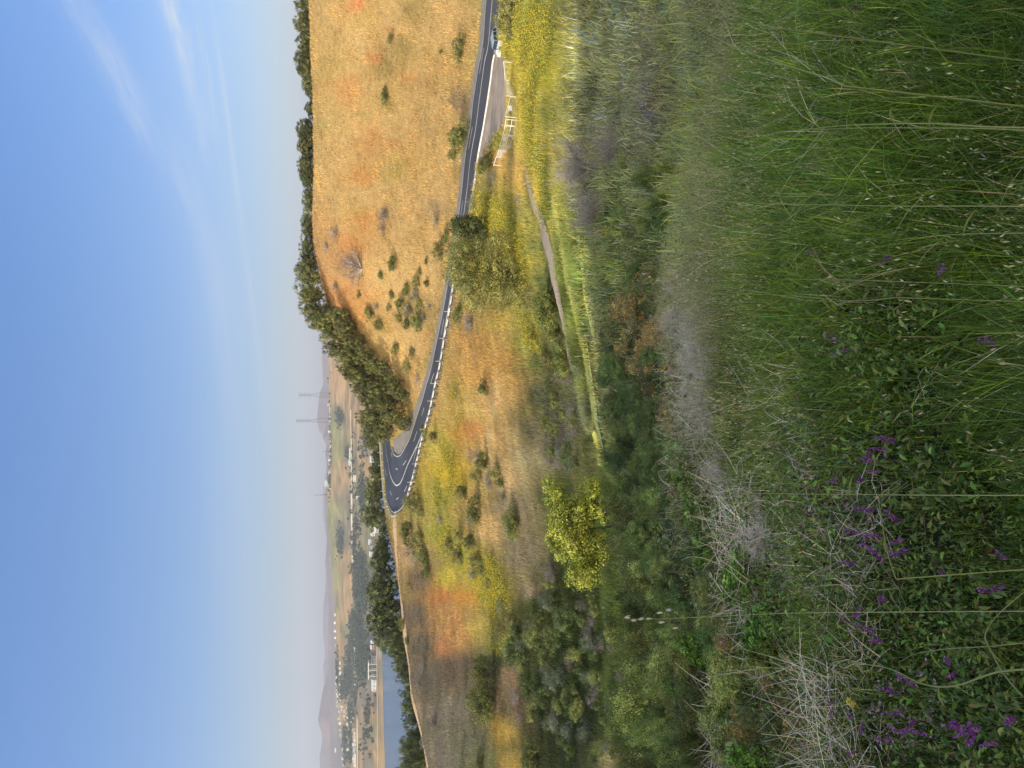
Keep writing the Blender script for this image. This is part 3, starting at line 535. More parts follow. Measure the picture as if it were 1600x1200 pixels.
# ---------------------------------------------------------------- plant geometry (vectorised)
def unit(v): return v / (np.linalg.norm(v, axis=-1, keepdims=True) + 1e-9)
def rand_dirs(n, g=None): return unit((g or rng).normal(size=(n, 3)))
class Parts:
    """collects vertices, faces, colours of one mesh"""
    def __init__(s): s.V = []; s.F3 = []; s.F4 = []; s.C = []; s.n = 0
    def add(s, V, F, C):
        V = V.reshape(-1, 3); s.V.append(V); C = np.asarray(C, float); s.C.append(np.broadcast_to(C, V.shape) if C.ndim == 1 else C.reshape(-1, 3))
        for f in F:
            f = np.asarray(f); (s.F3 if f.shape[1] == 3 else s.F4).append(f + s.n)
        s.n += len(V)
    def mesh(s, name, smooth=False):
        fs = []
        if s.F3: fs.append(np.concatenate(s.F3))
        if s.F4: fs.append(np.concatenate(s.F4))
        return mesh_np(name, np.concatenate(s.V), fs, np.clip(np.concatenate(s.C), 0, 1), smooth)
def leaves(P, N, size, col, ratio=.5, g=None, curl=.15):
    """one rhombic leaf per point; N leaf normal"""
    g = g or rng; n = len(P); a = unit(np.cross(N, rand_dirs(n, g))); b = np.cross(N, a)
    sz = np.broadcast_to(size, (n,))[:, None]; w = sz * ratio * .5
    V = np.stack([P - a * sz * .5, P + b * w - N * sz * curl * .3, P + a * sz * .5 - N * sz * curl, P - b * w - N * sz * curl * .3], 1)
    i = np.arange(n)[:, None] * 4; return V, [i + np.array([[0, 1, 2, 3]])], np.repeat(col, 4, axis=0)
def leaves6(P, N, size, col, ratio=.5, g=None, curl=.2):
    """oval leaf folded along its rib, for plants near the viewer"""
    g = g or rng; n = len(P); a = unit(np.cross(N, rand_dirs(n, g))); b = np.cross(N, a); sz = np.broadcast_to(size, (n,))[:, None]; w = sz * ratio * .5; up = N * sz * curl * .5
    m1 = P - a * sz * .5; m2 = P - a * sz * .12 + up * .5; m3 = P + a * sz * .5 - up
    V = np.stack([m1, P - a * sz * .22 + b * w * .85 + up, P + a * sz * .14 + b * w * .9 + up * .8, m3, P + a * sz * .14 - b * w * .9 + up * .8, P - a * sz * .22 - b * w * .85 + up, P - a * sz * .05 - up * .2], 1)
    i = np.arange(n)[:, None] * 7; return V, [i + np.array([[0, 1, 2, 6]]), i + np.array([[6, 2, 3, 4]]), i + np.array([[0, 6, 4, 5]])], np.repeat(col, 7, axis=0)
def blades(P, h, w, lean, leandir, col, seg=3, tipcol=None, g=None):
    """tapering bent blades; lean 0..1 how far the tip goes over"""
    g = g or rng; n = len(P); h = h[:, None]; w = w[:, None]
    ld = np.stack([np.cos(leandir), np.sin(leandir), 0 * leandir], 1); f = g.uniform(0, 2 * np.pi, n); sd = np.stack([np.cos(f), np.sin(f), 0 * f], 1)
    L = []; C = []
    for k in range(seg):
        t = k / seg; c = P + np.array([0, 0, 1]) * h * (t - .35 * (lean[:, None]) * t ** 2.5) + ld * h * lean[:, None] * t ** 2
        ww = w * (1 - t) ** .6 * .5; L += [c - sd * ww, c + sd * ww]; cc = col if tipcol is None else col * (1 - t) + tipcol * t; C += [cc, cc]
    t = 1.0; L.append(P + np.array([0, 0, 1]) * h * (t - .35 * lean[:, None]) + ld * h * lean[:, None]); C.append(col if tipcol is None else tipcol)
    V = np.stack(L, 1); C = np.stack(C, 1).reshape(-1, 3); m_ = 2 * seg + 1; b = np.arange(n)[:, None] * m_
    Q = [b + np.array([[2 * k, 2 * k + 1, 2 * k + 3, 2 * k + 2]]) for k in range(seg - 1)]
    T = b + np.array([[2 * seg - 2, 2 * seg - 1, 2 * seg]])
    return V, (Q + [T]), C
def tubes(Pth, rad, sides=3):
    """Pth (n,k,3), rad (n,k)"""
    n, k, _ = Pth.shape; T = unit(np.gradient(Pth, axis=1)); ref = np.where(np.abs(T[..., 2:3]) > .9, [1.0, 0, 0], [0, 0, 1.0]); A = unit(np.cross(T, ref)); B = np.cross(T, A)
    an = np.arange(sides) * 2 * np.pi / sides; V = Pth[:, :, None] + rad[..., None, None] * (A[:, :, None] * np.cos(an)[:, None] + B[:, :, None] * np.sin(an)[:, None])
    b = (np.arange(n) * k * sides)[:, None]; Q = []
    for j in range(k - 1):
        for s in range(sides): Q.append(b + np.array([[j * sides + s, j * sides + (s + 1) % sides, (j + 1) * sides + (s + 1) % sides, (j + 1) * sides + s]]))
    return V, Q
def jitter(col, n, amt=.18, g=None, hue=.08):
    g = g or rng; c = np.asarray(col, float)[None] * (1 + amt * g.normal(size=(n, 1))) * (1 + hue * g.normal(size=(n, 3))); return np.clip(c, .004, 1)

def crown_leaves(g, lobes, n, leaf, cols, clump=.16, ratio=.55, hollow=.6, six=False):
    """lobes: (x,y,z,rx,ry,rz). leaves gathered in clumps over the lobes; cols: list of colours mixed by clump"""
    lob = np.array(lobes, float); vol = lob[:, 3] * lob[:, 4] + lob[:, 4] * lob[:, 5]; m_ = max(8, int(n / 34))
    li = g.choice(len(lob), m_, p=vol / vol.sum()); d = rand_dirs(m_, g); rr = g.uniform(hollow, 1.0, (m_, 1)) ** .6
    c = lob[li, :3] + d * lob[li, 3:] * rr; cs = clump * lob[li, 3:].mean(1) * g.uniform(.6, 1.5, m_)
    ci = g.integers(0, m_, n); q = rand_dirs(n, g) * (g.uniform(0, 1, (n, 1)) ** .5) * cs[ci][:, None] * [1, 1, .75]; P = c[ci] + q * 1.6
    N = unit(unit(q) * .6 + d[ci] * .7 + rand_dirs(n, g) * .55 + [0, 0, .25]); cc = np.array(cols, float)[g.integers(0, len(cols), m_)] * np.clip(1 + .30 * g.normal(size=(m_, 1)), .35, 2)
    col = np.clip(cc[ci] * (1 + .14 * g.normal(size=(n, 1))), .004, 1); return (leaves6 if six else leaves)(P, N, leaf * g.uniform(.7, 1.3, n), col, ratio, g)
def limbs(g, lobes, trunk_h, r0, k=6, sides=5, lean=.1):
    """trunk and limbs reaching the lobes"""
    out = []; top = np.array([g.normal() * lean, g.normal() * lean, trunk_h]); t = np.linspace(0, 1, k)[:, None]
    base = np.array([0, 0, -.25]); tr = base * (1 - t) + top * t + np.sin(t * 3.1) * np.array([g.normal() * lean, g.normal() * lean, 0])
    paths = [tr]; rads = [r0 * (1.25 - .55 * t[:, 0])]
    for L_ in lobes:
        e = np.array(L_[:3]) + rand_dirs(1, g)[0] * np.array(L_[3:]) * .3; s = tr[int(g.integers(max(1, k - 3), k))]
        mid = (s + e) / 2 + np.array([0, 0, .12 * trunk_h]) + g.normal(size=3) * .06 * trunk_h; pp = (1 - t) ** 2 * s + 2 * t * (1 - t) * mid + t * t * e
        paths.append(pp); rads.append(r0 * .55 * (1 - .8 * t[:, 0]))
    return tubes(np.array(paths), np.array(rads), sides)
def make_lobes(g, kind):
    L_ = []
    if kind == 'oak':
        for _ in range(8): a = g.uniform(0, 6.28); r = g.uniform(.05, .56); s = g.uniform(.28, .44); L_.append((math.cos(a) * r * .8, math.sin(a) * r * .8, g.uniform(.42, .82) - r * .16, s, s, s * .72))
    elif kind == 'low':
        for _ in range(8): a = g.uniform(0, 6.28); r = g.uniform(.0, .62); s = g.uniform(.24, .42); L_.append((math.cos(a) * r, math.sin(a) * r, g.uniform(.22, .62) - r * .2, s, s, s * .85))
    elif kind == 'tall':
        for q in range(8): a = g.uniform(0, 6.28); r = g.uniform(0, .3); L_.append((math.cos(a) * r, math.sin(a) * r, .3 + q * .085, g.uniform(.2, .33), g.uniform(.2, .33), .2))
    return L_
OAKG = [(.09, .11, .032), (.135, .15, .042), (.19, .195, .052), (.062, .078, .026), (.25, .24, .07)]
TREE_V = {}
def tree_variants():
    for kind, n, leaf, cols, cnt in (('oak', 12000, .040, OAKG, 6), ('low', 5200, .052, OAKG, 5), ('tall', 3800, .06, OAKG, 3)):
        TREE_V[kind] = []
        for v in range(cnt):
            g = np.random.default_rng(100 + v + 17 * len(kind) + ord(kind[0])); lb = make_lobes(g, kind); p = Parts(); p.add(*crown_leaves(g, lb, n, leaf, cols, .15, .6, .82)); cr = p.mesh(kind + '_crown'); cr.materials.append(M['leaf'])
            p = Parts(); V, Q = limbs(g, lb[:6], .34 if kind != 'low' else .14, .035); p.add(V, Q, (.16, .13, .10)); tk = p.mesh(kind + '_trunk', True); tk.materials.append(M['twig']); TREE_V[kind].append((cr, tk))
tree_variants()
# unit shrubs seen closer: more, finer leaves
def shrub_variants():
    spec = {'dark': ([(.08, .11, .032), (.11, .14, .04), (.14, .16, .045)], 5200, .055, .5), 'olive': ([(.22, .22, .07), (.27, .26, .085), (.17, .18, .06), (.32, .29, .11)], 5200, .05, .5),
            'mustard': ([(.42, .36, .05), (.30, .30, .06), (.20, .25, .06), (.55, .45, .05)], 4600, .05, .6), 'sage': ([(.20, .22, .15), (.26, .27, .19), (.15, .17, .10)], 4200, .05, .3), 'grey': ([(.26, .22, .20), (.20, .17, .15), (.32, .28, .24)], 2400, .045, .3)}
    for k, (cols, n, leaf, ratio) in spec.items():
        TREE_V[k] = []
        for v in range(4):
            g = np.random.default_rng(300 + v + ord(k[0]) * 3); lb = make_lobes(g, 'low'); p = Parts(); p.add(*crown_leaves(g, lb, n, leaf, cols, .26, ratio, .5)); cr = p.mesh(k + '_foliage'); cr.materials.append(M['leaf'])
            p = Parts(); nn = 26 if k != 'grey' else 150; d = unit(g.normal(size=(nn, 3)) + [0, 0, 1.2]); d[:, 2] = np.abs(d[:, 2]); t = np.linspace(0, 1, 5)[None, :, None]
            Pt = d[:, None] * t * g.uniform(.5, .95, (nn, 1, 1)) * [.85, .85, .8] + g.normal(size=(nn, 1, 3)) * .1 * t * (1 - t) * 3 - [0, 0, .12]
            V, Q = tubes(Pt, np.repeat((.014 if k != 'grey' else .008) * (1 - .75 * t[:, :, 0]), nn, 0), 3); p.add(V, Q, (.17, .135, .105) if k != 'grey' else (.34, .30, .27)); tk = p.mesh(k + '_stems'); tk.materials.append(M['twig']); TREE_V[k].append((cr, tk))
shrub_variants()
ORD = "first second third fourth fifth sixth seventh eighth ninth tenth eleventh twelfth thirteenth fourteenth fifteenth sixteenth seventeenth eighteenth nineteenth".split()
TENS = {2: 'twent', 3: 'thirt', 4: 'fort', 5: 'fift', 6: 'sixt', 7: 'sevent', 8: 'eight', 9: 'ninet'}
def ordinal(n):
    if n < 20: return ORD[n - 1]
    t, u = divmod(n, 10)
    if n >= 100: return ('hundredth' if n == 100 else 'hundred and ' + ordinal(n - 100))
    return TENS[t] + ('ieth' if u == 0 else 'y-' + ORD[u - 1])
def number_down(things, text):
    """labels things of one kind by their order down the picture; text holds {o}"""
    pr = [(project(np.array(t.location))[1], t) for t in things]; pr.sort(key=lambda a: a[0])
    for i, (_, t) in enumerate(pr): t['label'] = text.format(o=ordinal(i + 1))
def plant(name, kind, P, w, h, label=None, cat='shrub', group=None, tint=(1, 1, 1), seed=None, parts=('foliage', 'stems')):
    """an individual plant: empty at the foot, crown and wood as children"""
    g = np.random.default_rng(seed if seed is not None else int(abs(P[0] * 131 + P[1] * 17 + h * 71)) % 99991); V = TREE_V[kind]; cr, tk = V[int(g.integers(0, len(V)))]
    e = bpy.data.objects.new(name, None); COL.objects.link(e); e.empty_display_size = .2; e.location = P; e.rotation_euler = (0, 0, g.uniform(0, 6.28)); e.scale = (w * .62, w * .62, h * 1.02)
    tag(e, label, cat, group); f = tint if len(tint) == 3 else tint[:3]
    v = g.uniform(.72, 1.3)
    for nm, me in zip(parts, (cr, tk)):
        o = obj(nm, me, None, e); o.color = (f[0] * v, f[1] * v, f[2] * v, 1) if me is cr else (1, 1, 1, 1)
    return e
def px_plant(name, kind, xb, y, hpx, wpx, Y=None, **kw):
    """foot seen at picture (xb, y); size in picture pixels; or at forward distance Y with its top at picture x = xb - hpx"""
    if Y is None: P = ground_px([(xb, y)])[0]; h = None
    else:
        q = at_Y(xb, y, Y); P = np.array([q[0], q[1], float(NEAR.z(q[0], q[1]))])
    dist = float(P @ Fv); s = dist / FPX
    if Y is None: h = hpx * s * 1.04
    else: top = at_Y(xb - hpx, y, Y); h = max(top[2] - P[2], .5)
    P = P.copy(); P[2] -= .05 * h
    return plant(name, kind, P, wpx * s * 1.08, h * 1.04, **kw)
# ---------------------------------------------------------------- trees and shrubs of the valley, one by one
def ridge_trees():
    T = []
    for y, w, top in ((-8, 30, 468), (8, 24, 466), (30, 42, 461), (46, 26, 470), (66, 26, 467), (82, 26, 471), (98, 42, 465), (112, 30, 469), (135, 34, 475), (152, 22, 484), (175, 28, 480), (207, 40, 468), (226, 30, 471), (243, 40, 468), (262, 30, 471), (280, 36, 473), (306, 20, 477), (325, 26, 475), (346, 26, 476), (365, 26, 474), (392, 38, 474), (412, 26, 474), (433, 44, 464)):
        T.append(px_plant('oak_tree', 'oak', top + 30, y, 34, w * 1.4, Y=199, cat='tree', group='oaks along the crest of the golden hill', parts=('crown', 'trunk')))
    number_down(T, '{o} dark oak down from the picture\'s top along the golden crest')
    T = []
    for x, y, h, w in ((514, 462, 42, 34), (522, 482, 44, 36), (530, 503, 44, 42), (540, 522, 40, 36), (550, 494, 34, 30), (562, 512, 36, 32), (558, 545, 46, 38), (574, 535, 34, 32), (575, 562, 44, 38), (592, 556, 36, 32), (590, 585, 46, 42), (570, 575, 34, 30), (614, 575, 38, 34), (596, 605, 40, 36), (614, 603, 44, 40), (632, 596, 30, 32), (604, 628, 40, 38), (628, 626, 42, 40), (642, 616, 26, 30), (614, 650, 40, 38), (636, 650, 38, 36), (622, 668, 42, 40), (618, 680, 30, 26), (645, 662, 26, 28)):
        T.append(px_plant('oak_tree', 'oak', x, y, h * 1.06, w * 1.12, cat='tree', group='oaks on the shoulder above the bend', tint=(1.15, 1.1, 1.0), parts=('crown', 'trunk')))
    number_down(T, '{o} olive green oak down the shoulder between golden hill and road bend')
    T = []
    for top, y, w, Y in ((560, 652, 30, 226), (564, 672, 30, 226), (570, 692, 28, 222), (580, 712, 28, 224), (576, 734, 26, 224), (583, 748, 20, 222), (569, 766, 40, 222), (569, 803, 44, 218), (592, 826, 22, 208)):
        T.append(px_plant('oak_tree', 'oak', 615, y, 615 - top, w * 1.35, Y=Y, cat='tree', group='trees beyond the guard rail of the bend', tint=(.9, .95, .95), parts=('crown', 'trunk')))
    number_down(T, '{o} tree down the picture behind the far guard rail of the bend')
    T = []
    for top, y, w, Y in ((588, 846, 26, 206), (583, 866, 34, 204), (578, 890, 36, 202), (573, 916, 50, 198), (573, 946, 50, 196), (577, 975, 44, 194), (588, 998, 36, 192), (607, 1016, 24, 188), (617, 1036, 24, 184), (620, 1054, 22, 182), (625, 1075, 24, 178), (627, 1096, 26, 174), (630, 1116, 22, 172), (626, 1143, 36, 168), (624, 1170, 38, 164), (627, 1197, 36, 160)):
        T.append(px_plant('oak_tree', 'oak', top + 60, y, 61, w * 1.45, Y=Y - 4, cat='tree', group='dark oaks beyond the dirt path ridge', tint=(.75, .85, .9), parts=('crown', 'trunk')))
    number_down(T, '{o} dark oak down the picture behind the dirt path ridge')
ridge_trees()
SHRUBS = [ # picture x of foot, picture y, height, width, kind, label
 (606, 150, 12, 22, 'dark', 'small green bush alone high on the golden hill, casting a dark shadow'), (612, 60, 8, 22, 'olive', 'flat green tuft high on the golden hill near the picture\'s top'),
 (724, 78, 22, 38, 'olive', 'olive bush with bare purple twigs just above the road, near the top'), (692, 82, 6, 8, 'dark', 'tiny green bush left of the olive bush on the golden hill'),
 (730, 216, 30, 44, 'dark', 'wide dark bush at the road edge opposite the gravel pullout'), (712, 243, 14, 18, 'olive', 'small yellow green bush beside the wide dark roadside bush'),
 (527, 366, 16, 22, 'grey', 'brown bush below the oak crest, upper of two'), (512, 385, 10, 16, 'grey', 'small brown bush close under the oak crest'), (604, 335, 18, 24, 'grey', 'round grey bush in the middle of the golden hill'), (600, 358, 10, 18, 'grey', 'low grey bush just under the round grey one'),
 (620, 412, 16, 22, 'dark', 'dark green bush in the middle of the lower golden hill'), (597, 431, 9, 15, 'dark', 'small dark bush left of the middle green bush on the hill'), (527, 447, 14, 18, 'grey', 'brown bush under the large round crest oak'), (564, 460, 8, 12, 'olive', 'small pale green tuft on the orange slope'),
 (693, 391, 24, 26, 'olive', 'bush on the hill right above the road behind the big willow'), (700, 372, 12, 22, 'dark', 'low dark bush touching the road above the big willow'), (684, 345, 12, 26, 'grey', 'grey brush line above the road, upper'), (668, 408, 7, 10, 'dark', 'tiny dark bush above the road bend approach'), (658, 424, 8, 12, 'olive', 'tiny olive tuft on the lower golden hill'),
 (655, 442, 14, 20, 'olive', 'uppermost bush of the scrub cluster on the lower golden hill'), (640, 454, 14, 18, 'dark', 'dark bush on the left edge of the scrub cluster'), (654, 462, 16, 22, 'sage', 'pale bush in the centre of the scrub cluster'), (632, 474, 16, 20, 'dark', 'dark bush at the left tip of the scrub cluster'), (645, 487, 18, 22, 'sage', 'grey green bush low in the scrub cluster'), (658, 502, 18, 26, 'dark', 'dark wide bush at the foot of the scrub cluster'), (640, 505, 14, 18, 'dark', 'dark bush beside the foot of the scrub cluster'), (628, 497, 14, 16, 'olive', 'olive bush left of the scrub cluster foot'), (660, 476, 12, 14, 'olive', 'olive bush right of the scrub cluster centre'),
 (670, 441, 9, 12, 'dark', 'small dark bush between scrub cluster and road, upper'), (673, 478, 10, 14, 'grey', 'small grey bush between scrub cluster and road, lower'), (665, 497, 12, 20, 'sage', 'grey green bush nearest the road below the scrub cluster'), (615, 460, 9, 12, 'dark', 'tiny dark bush left of the scrub cluster\'s top'), (612, 480, 10, 14, 'olive', 'small olive bush left of the scrub cluster'), (585, 492, 18, 22, 'olive', 'olive bush on the slope below the crest oaks'), (598, 508, 16, 20, 'olive', 'olive bush half way between the crest oaks and the scrub'), (590, 478, 10, 14, 'grey', 'grey tuft beside the orange slope'),
 (647, 552, 10, 18, 'olive', 'bush on the hill foot inside the curve, upper'), (655, 590, 10, 20, 'grey', 'grey low bush on the hill foot inside the curve'), (622, 545, 14, 20, 'olive', 'bush at the lower edge of the oak shoulder, upper'), (640, 575, 14, 22, 'olive', 'bush at the lower edge of the oak shoulder, lower'),
 # beside and below the road
 (722, 492, 20, 30, 'dark', 'dark bush against the white guard rail, below the big willow'), (738, 505, 26, 34, 'grey', 'brown grey bush beside the dark one below the guard rail'), (668, 672, 14, 18, 'dark', 'dark green bush hanging over the guard rail above the bend'), (682, 682, 16, 20, 'olive', 'olive bush outside the guard rail above the bend'),
 (762, 608, 17, 22, 'dark', 'small dark bush alone in the orange grass below the road'), (655, 787, 31, 36, 'olive', 'round leafy bush at the outer foot of the road bend'), (662, 800, 20, 22, 'olive', 'smaller bush leaning on the round one at the bend'),
 (752, 712, 26, 24, 'grey', 'grey topped bush, uppermost of the clump in the pale grass'), (764, 722, 26, 24, 'dark', 'dark green bush in the upper clump in the pale grass'), (752, 738, 22, 26, 'olive', 'olive bush on the left of the upper clump'), (782, 735, 24, 26, 'olive', 'olive bush on the right of the upper clump'), (788, 752, 16, 18, 'dark', 'dark bush at the lower right of the upper clump'), (768, 752, 20, 30, 'grey', 'brown bush at the bottom of the upper clump'),
 (730, 774, 22, 24, 'olive', 'bright olive bush between the two clumps below the bend'), (728, 768, 20, 16, 'dark', 'dark bush behind the bright olive one below the bend'), (752, 798, 26, 34, 'dark', 'dark rounded bush at the edge of the pale grass'),
 (812, 812, 28, 44, 'dark', 'dark wide bush standing in the grey grass'), (792, 775, 14, 18, 'sage', 'grey tuft in the pale grass under the clump'),
 (645, 832, 22, 30, 'dark', 'bush under the dirt path, first below the bend'), (662, 848, 26, 34, 'olive', 'olive bush under the dirt path, second below the bend'), (652, 868, 22, 28, 'grey', 'brown bush under the dirt path'), (668, 872, 20, 26, 'dark', 'dark bush above the orange patch of grass'), (672, 895, 16, 22, 'dark', 'dark bush at the tip of the orange grass'),
 (708, 850, 18, 26, 'olive', 'yellow green bush high in the scrub belt'), (724, 832, 18, 24, 'olive', 'yellow green bush at the upper end of the scrub belt'), (722, 868, 20, 26, 'olive', 'olive bush left side of the scrub belt'), (740, 848, 22, 24, 'dark', 'dark bush in the upper scrub belt'), (752, 872, 22, 26, 'olive', 'olive bush in the middle of the scrub belt'), (764, 892, 20, 26, 'dark', 'dark bush low in the scrub belt'), (745, 895, 18, 24, 'sage', 'grey green bush low in the scrub belt'), (772, 912, 18, 24, 'olive', 'olive bush at the lower end of the scrub belt'), (738, 815, 16, 20, 'grey', 'grey bush at the top of the scrub belt'), (690, 812, 14, 20, 'grey', 'grey bush between bend and scrub belt'),
 (790, 945, 20, 26, 'sage', 'sage bush below the mustard patch, upper'), (804, 968, 20, 26, 'olive', 'olive bush below the mustard patch'), (790, 985, 18, 24, 'olive', 'pale flowering bush below the mustard patch'), (812, 1000, 20, 28, 'olive', 'yellow green bush above the dark gully'), (800, 1022, 16, 24, 'sage', 'sage bush above the dark gully'),
 (772, 1050, 40, 42, 'dark', 'dark shaded bush, upper of the pair in the grey grass'), (776, 1088, 48, 52, 'dark', 'big green bush, lower of the pair in the grey grass'), (812, 1092, 20, 34, 'grey', 'bare brown bush beside the big green one'), (816, 1125, 16, 22, 'grey', 'brown twiggy bush above the yellow grass'),
 (664, 1042, 14, 34, 'grey', 'low grey bush on the shaded bank, uppermost'), (655, 1068, 8, 20, 'grey', 'low grey bush close to the dirt path'), (680, 1130, 16, 30, 'grey', 'low grey bush on the shaded bank, lower'), (662, 1160, 8, 16, 'grey', 'small grey tuft near the path\'s lower end'), (755, 1190, 16, 26, 'dark', 'dark bush on the shaded bank at the picture\'s bottom'), (845, 1182, 36, 48, 'dark', 'leafy green bush beside the yellow grass at the bottom'), (640, 915, 8, 12, 'olive', 'small green tuft on the dirt path, upper'), (632, 972, 12, 18, 'olive', 'green tuft beside the dark oaks on the dirt path'), (638, 1000, 8, 14, 'dark', 'dark tuft on the dirt path bank'),
 # trail side
 (868, 474, 36, 62, 'dark', 'big dark bush beside the gravel path'), (880, 524, 28, 42, 'dark', 'dark bush at the lower end of the gravel path'), (888, 566, 28, 38, 'dark', 'dark bush right below the gravel path\'s end'), (838, 470, 24, 40, 'olive', 'pale flowering bush behind the big dark bush'), (846, 530, 28, 36, 'mustard', 'yellow green bush behind the dark bushes'), (862, 560, 24, 34, 'olive', 'olive bush behind the lower dark bushes'),
 (815, 22, 50, 66, 'olive', 'leafy green bush over the road at the picture\'s top edge'), (822, -12, 56, 60, 'olive', 'green bush cut by the picture\'s top edge'), (772, 242, 24, 34, 'olive', 'yellow green bush at the corner of the pullout'), (762, 262, 18, 24, 'dark', 'dark bush just below the pullout corner'), (785, 222, 20, 24, 'mustard', 'yellow bush at the pullout corner beside the wire fence'), (778, 282, 18, 34, 'grey', 'brown bush in the gold grass below the fence'),
 (815, 312, 14, 16, 'grey', 'small dark tuft beside the trail bank'), (745, 318, 16, 20, 'sage', 'pale tuft by the road above the big willow'), (905, 385, 16, 30, 'dark', 'green clump on the shaded track'), (916, 375, 14, 24, 'dark', 'dark clump on the track under the dead bush'),
]
def valley_shrubs():
    for x, y, h, w, k, lab in SHRUBS:
        tint = {'dark': (1.55, 1.4, 1.2), 'olive': (1.15, 1.1, 1.0)}.get(k, (1, 1, 1))
        px_plant({'grey': 'brown_shrub', 'sage': 'sage_bush', 'mustard': 'mustard_bush'}.get(k, 'green_shrub'), k, x, y, h * 1.12, w * 1.28, label=lab[0] + lab[1:], cat='bush', group='bushes of the valley', tint=tint)
valley_shrubs()
def big_willow():
    g = np.random.default_rng(5); P = ground_px([(822, 425)])[0]; dist = P @ Fv; s = dist / FPX
    e = bpy.data.objects.new('willow_tree', None); COL.objects.link(e); e.location = P; tag(e, 'big bushy willow with yellowish leaves hiding the road, mustard around it', 'tree')
    lob = []
    for _ in range(26): a = g.uniform(-44, 44); b = g.uniform(8, 112); r = g.uniform(16, 26); k = 1 - max(0, (b - 70) / 70) ** 2; lob.append((-a * k * s, g.uniform(-24, 34) * s, b * s, r * s, r * s, r * s * .8))
    p = Parts(); p.add(*crown_leaves(g, lob, 46000, .17, [(.32, .31, .08), (.40, .37, .10), (.23, .24, .07), (.46, .41, .14), (.15, .165, .05)], .30, .4)); obj('crown', p.mesh('willow_crown'), M['leaf'], e)
    p = Parts(); V, Q = limbs(g, lob[:14], 20 * s, .16, 7, 6, .3); p.add(V, Q, (.20, .16, .12)); obj('trunk', p.mesh('willow_trunk'), M['twig'], e)
    P = ground_px([(772, 368)])[0]; s = (P @ Fv) / FPX; e = bpy.data.objects.new('oak_tree', None); COL.objects.link(e); e.location = P; tag(e, 'dark green oak standing against the willow at the road edge', 'tree')
    lob = [(g.uniform(-26, 22) * s, g.uniform(-15, 22) * s, g.uniform(10, 62) * s, 15 * s, 15 * s, 13 * s) for _ in range(12)]
    p = Parts(); p.add(*crown_leaves(g, lob, 15000, .22, OAKG[:4], .30)); obj('crown', p.mesh('oak_crown'), M['leaf'], e)
    p = Parts(); V, Q = limbs(g, lob[:6], 12 * s, .18, 6, 6, .2); p.add(V, Q, (.16, .13, .10)); obj('trunk', p.mesh('oak_trunk'), M['twig'], e)
    # the dead tree in the orange slope
    P = ground_px([(566, 420)])[0]; s = (P @ Fv) / FPX
    e = bpy.data.objects.new('dead_tree', None); COL.objects.link(e); e.location = P; tag(e, 'leafless grey tree with pale trunk on the golden hill below the oaks', 'tree')
    p = Parts(); n = 14; d = unit(g.normal(size=(n, 3)) * [1.25, .8, .35] + [0, 0, .75]); t = np.linspace(0, 1, 6)[None, :, None]; pt = d[:, None] * t * 30 * s * g.uniform(.7, 1.1, (n, 1, 1)) + g.normal(size=(n, 1, 3)) * t * (1 - t) * 1.2
    V, Q = tubes(pt, np.repeat(.16 * (1 - .8 * t[:, :, 0]), n, 0), 5); p.add(V, Q, (.55, .50, .46)); obj('trunk', p.mesh('dead_trunk'), M['twig'], e)
    m_ = 900; i = g.integers(0, n, m_); k = g.integers(2, 6, m_); s0 = pt[i, k]; dd = unit(d[i] + g.normal(size=(m_, 3)) * .7 + [0, 0, .2]); tt = np.linspace(0, 1, 4)[None, :, None]
    q = s0[:, None] + dd[:, None] * tt * g.uniform(.5, 1.7, (m_, 1, 1)); V, Q = tubes(q, np.repeat(.022 * (1 - .6 * tt[:, :, 0]), m_, 0), 3); p = Parts(); p.add(V, Q, (.30, .24, .21)); obj('twigs', p.mesh('dead_twigs'), M['twig'], e)
big_willow()
def gully_shrubs():
    """the shaded thicket in the hollow: every bush its own"""
    g = np.random.default_rng(11); T = {'dark': [], 'olive': [], 'sage': []}
    poly = [(800, 960), (790, 1010), (815, 1060), (825, 1120), (850, 1150), (880, 1205), (960, 1205), (965, 1000), (945, 925), (900, 935), (860, 890), (845, 930), (830, 940)]
    pts = []
    while len(pts) < 74:
        x, y = g.uniform(790, 965), g.uniform(880, 1205)
        if inside(x, y, poly) and all((x - a) ** 2 + ((y - b)) ** 2 > 13 ** 2 for a, b in pts): pts.append((x, y))
    poly2 = [(842, 585), (850, 640), (835, 690), (850, 735), (900, 730), (930, 720), (918, 640), (905, 575), (880, 575)]
    while len(pts) < 104:
        x, y = g.uniform(830, 935), g.uniform(570, 735)
        if inside(x, y, poly2) and all((x - a) ** 2 + ((y - b)) ** 2 > 11 ** 2 for a, b in pts): pts.append((x, y))
    for x, y in pts:
        k = g.choice(['dark', 'dark', 'olive', 'sage', 'grey'] if y > 800 else ['dark', 'sage', 'grey', 'olive']); w = g.uniform(26, 46) if y > 800 else g.uniform(20, 34); kk = {'grey': 'sage'}.get(k, k)
        T[kk].append(px_plant({'dark': 'green_shrub', 'olive': 'green_shrub', 'sage': 'sage_bush'}[kk], k, x + 10, y, w * .75, w, cat='bush', group={'dark': 'dark bushes in the shaded gully', 'olive': 'olive bushes in the shaded gully', 'sage': 'grey bushes in the shaded gully'}[kk], tint={'dark': (.95, 1.05, .95), 'olive': (.85, .98, .8), 'sage': (.9, 1.0, .98), 'grey': (.8, .8, .85)}[k]))
    number_down(T['dark'], '{o} dark green bush down the picture in the shaded gully'); number_down(T['olive'], '{o} olive bush down the picture in the shaded gully'); number_down(T['sage'], '{o} grey bush down the picture in the shaded gully')
gully_shrubs()
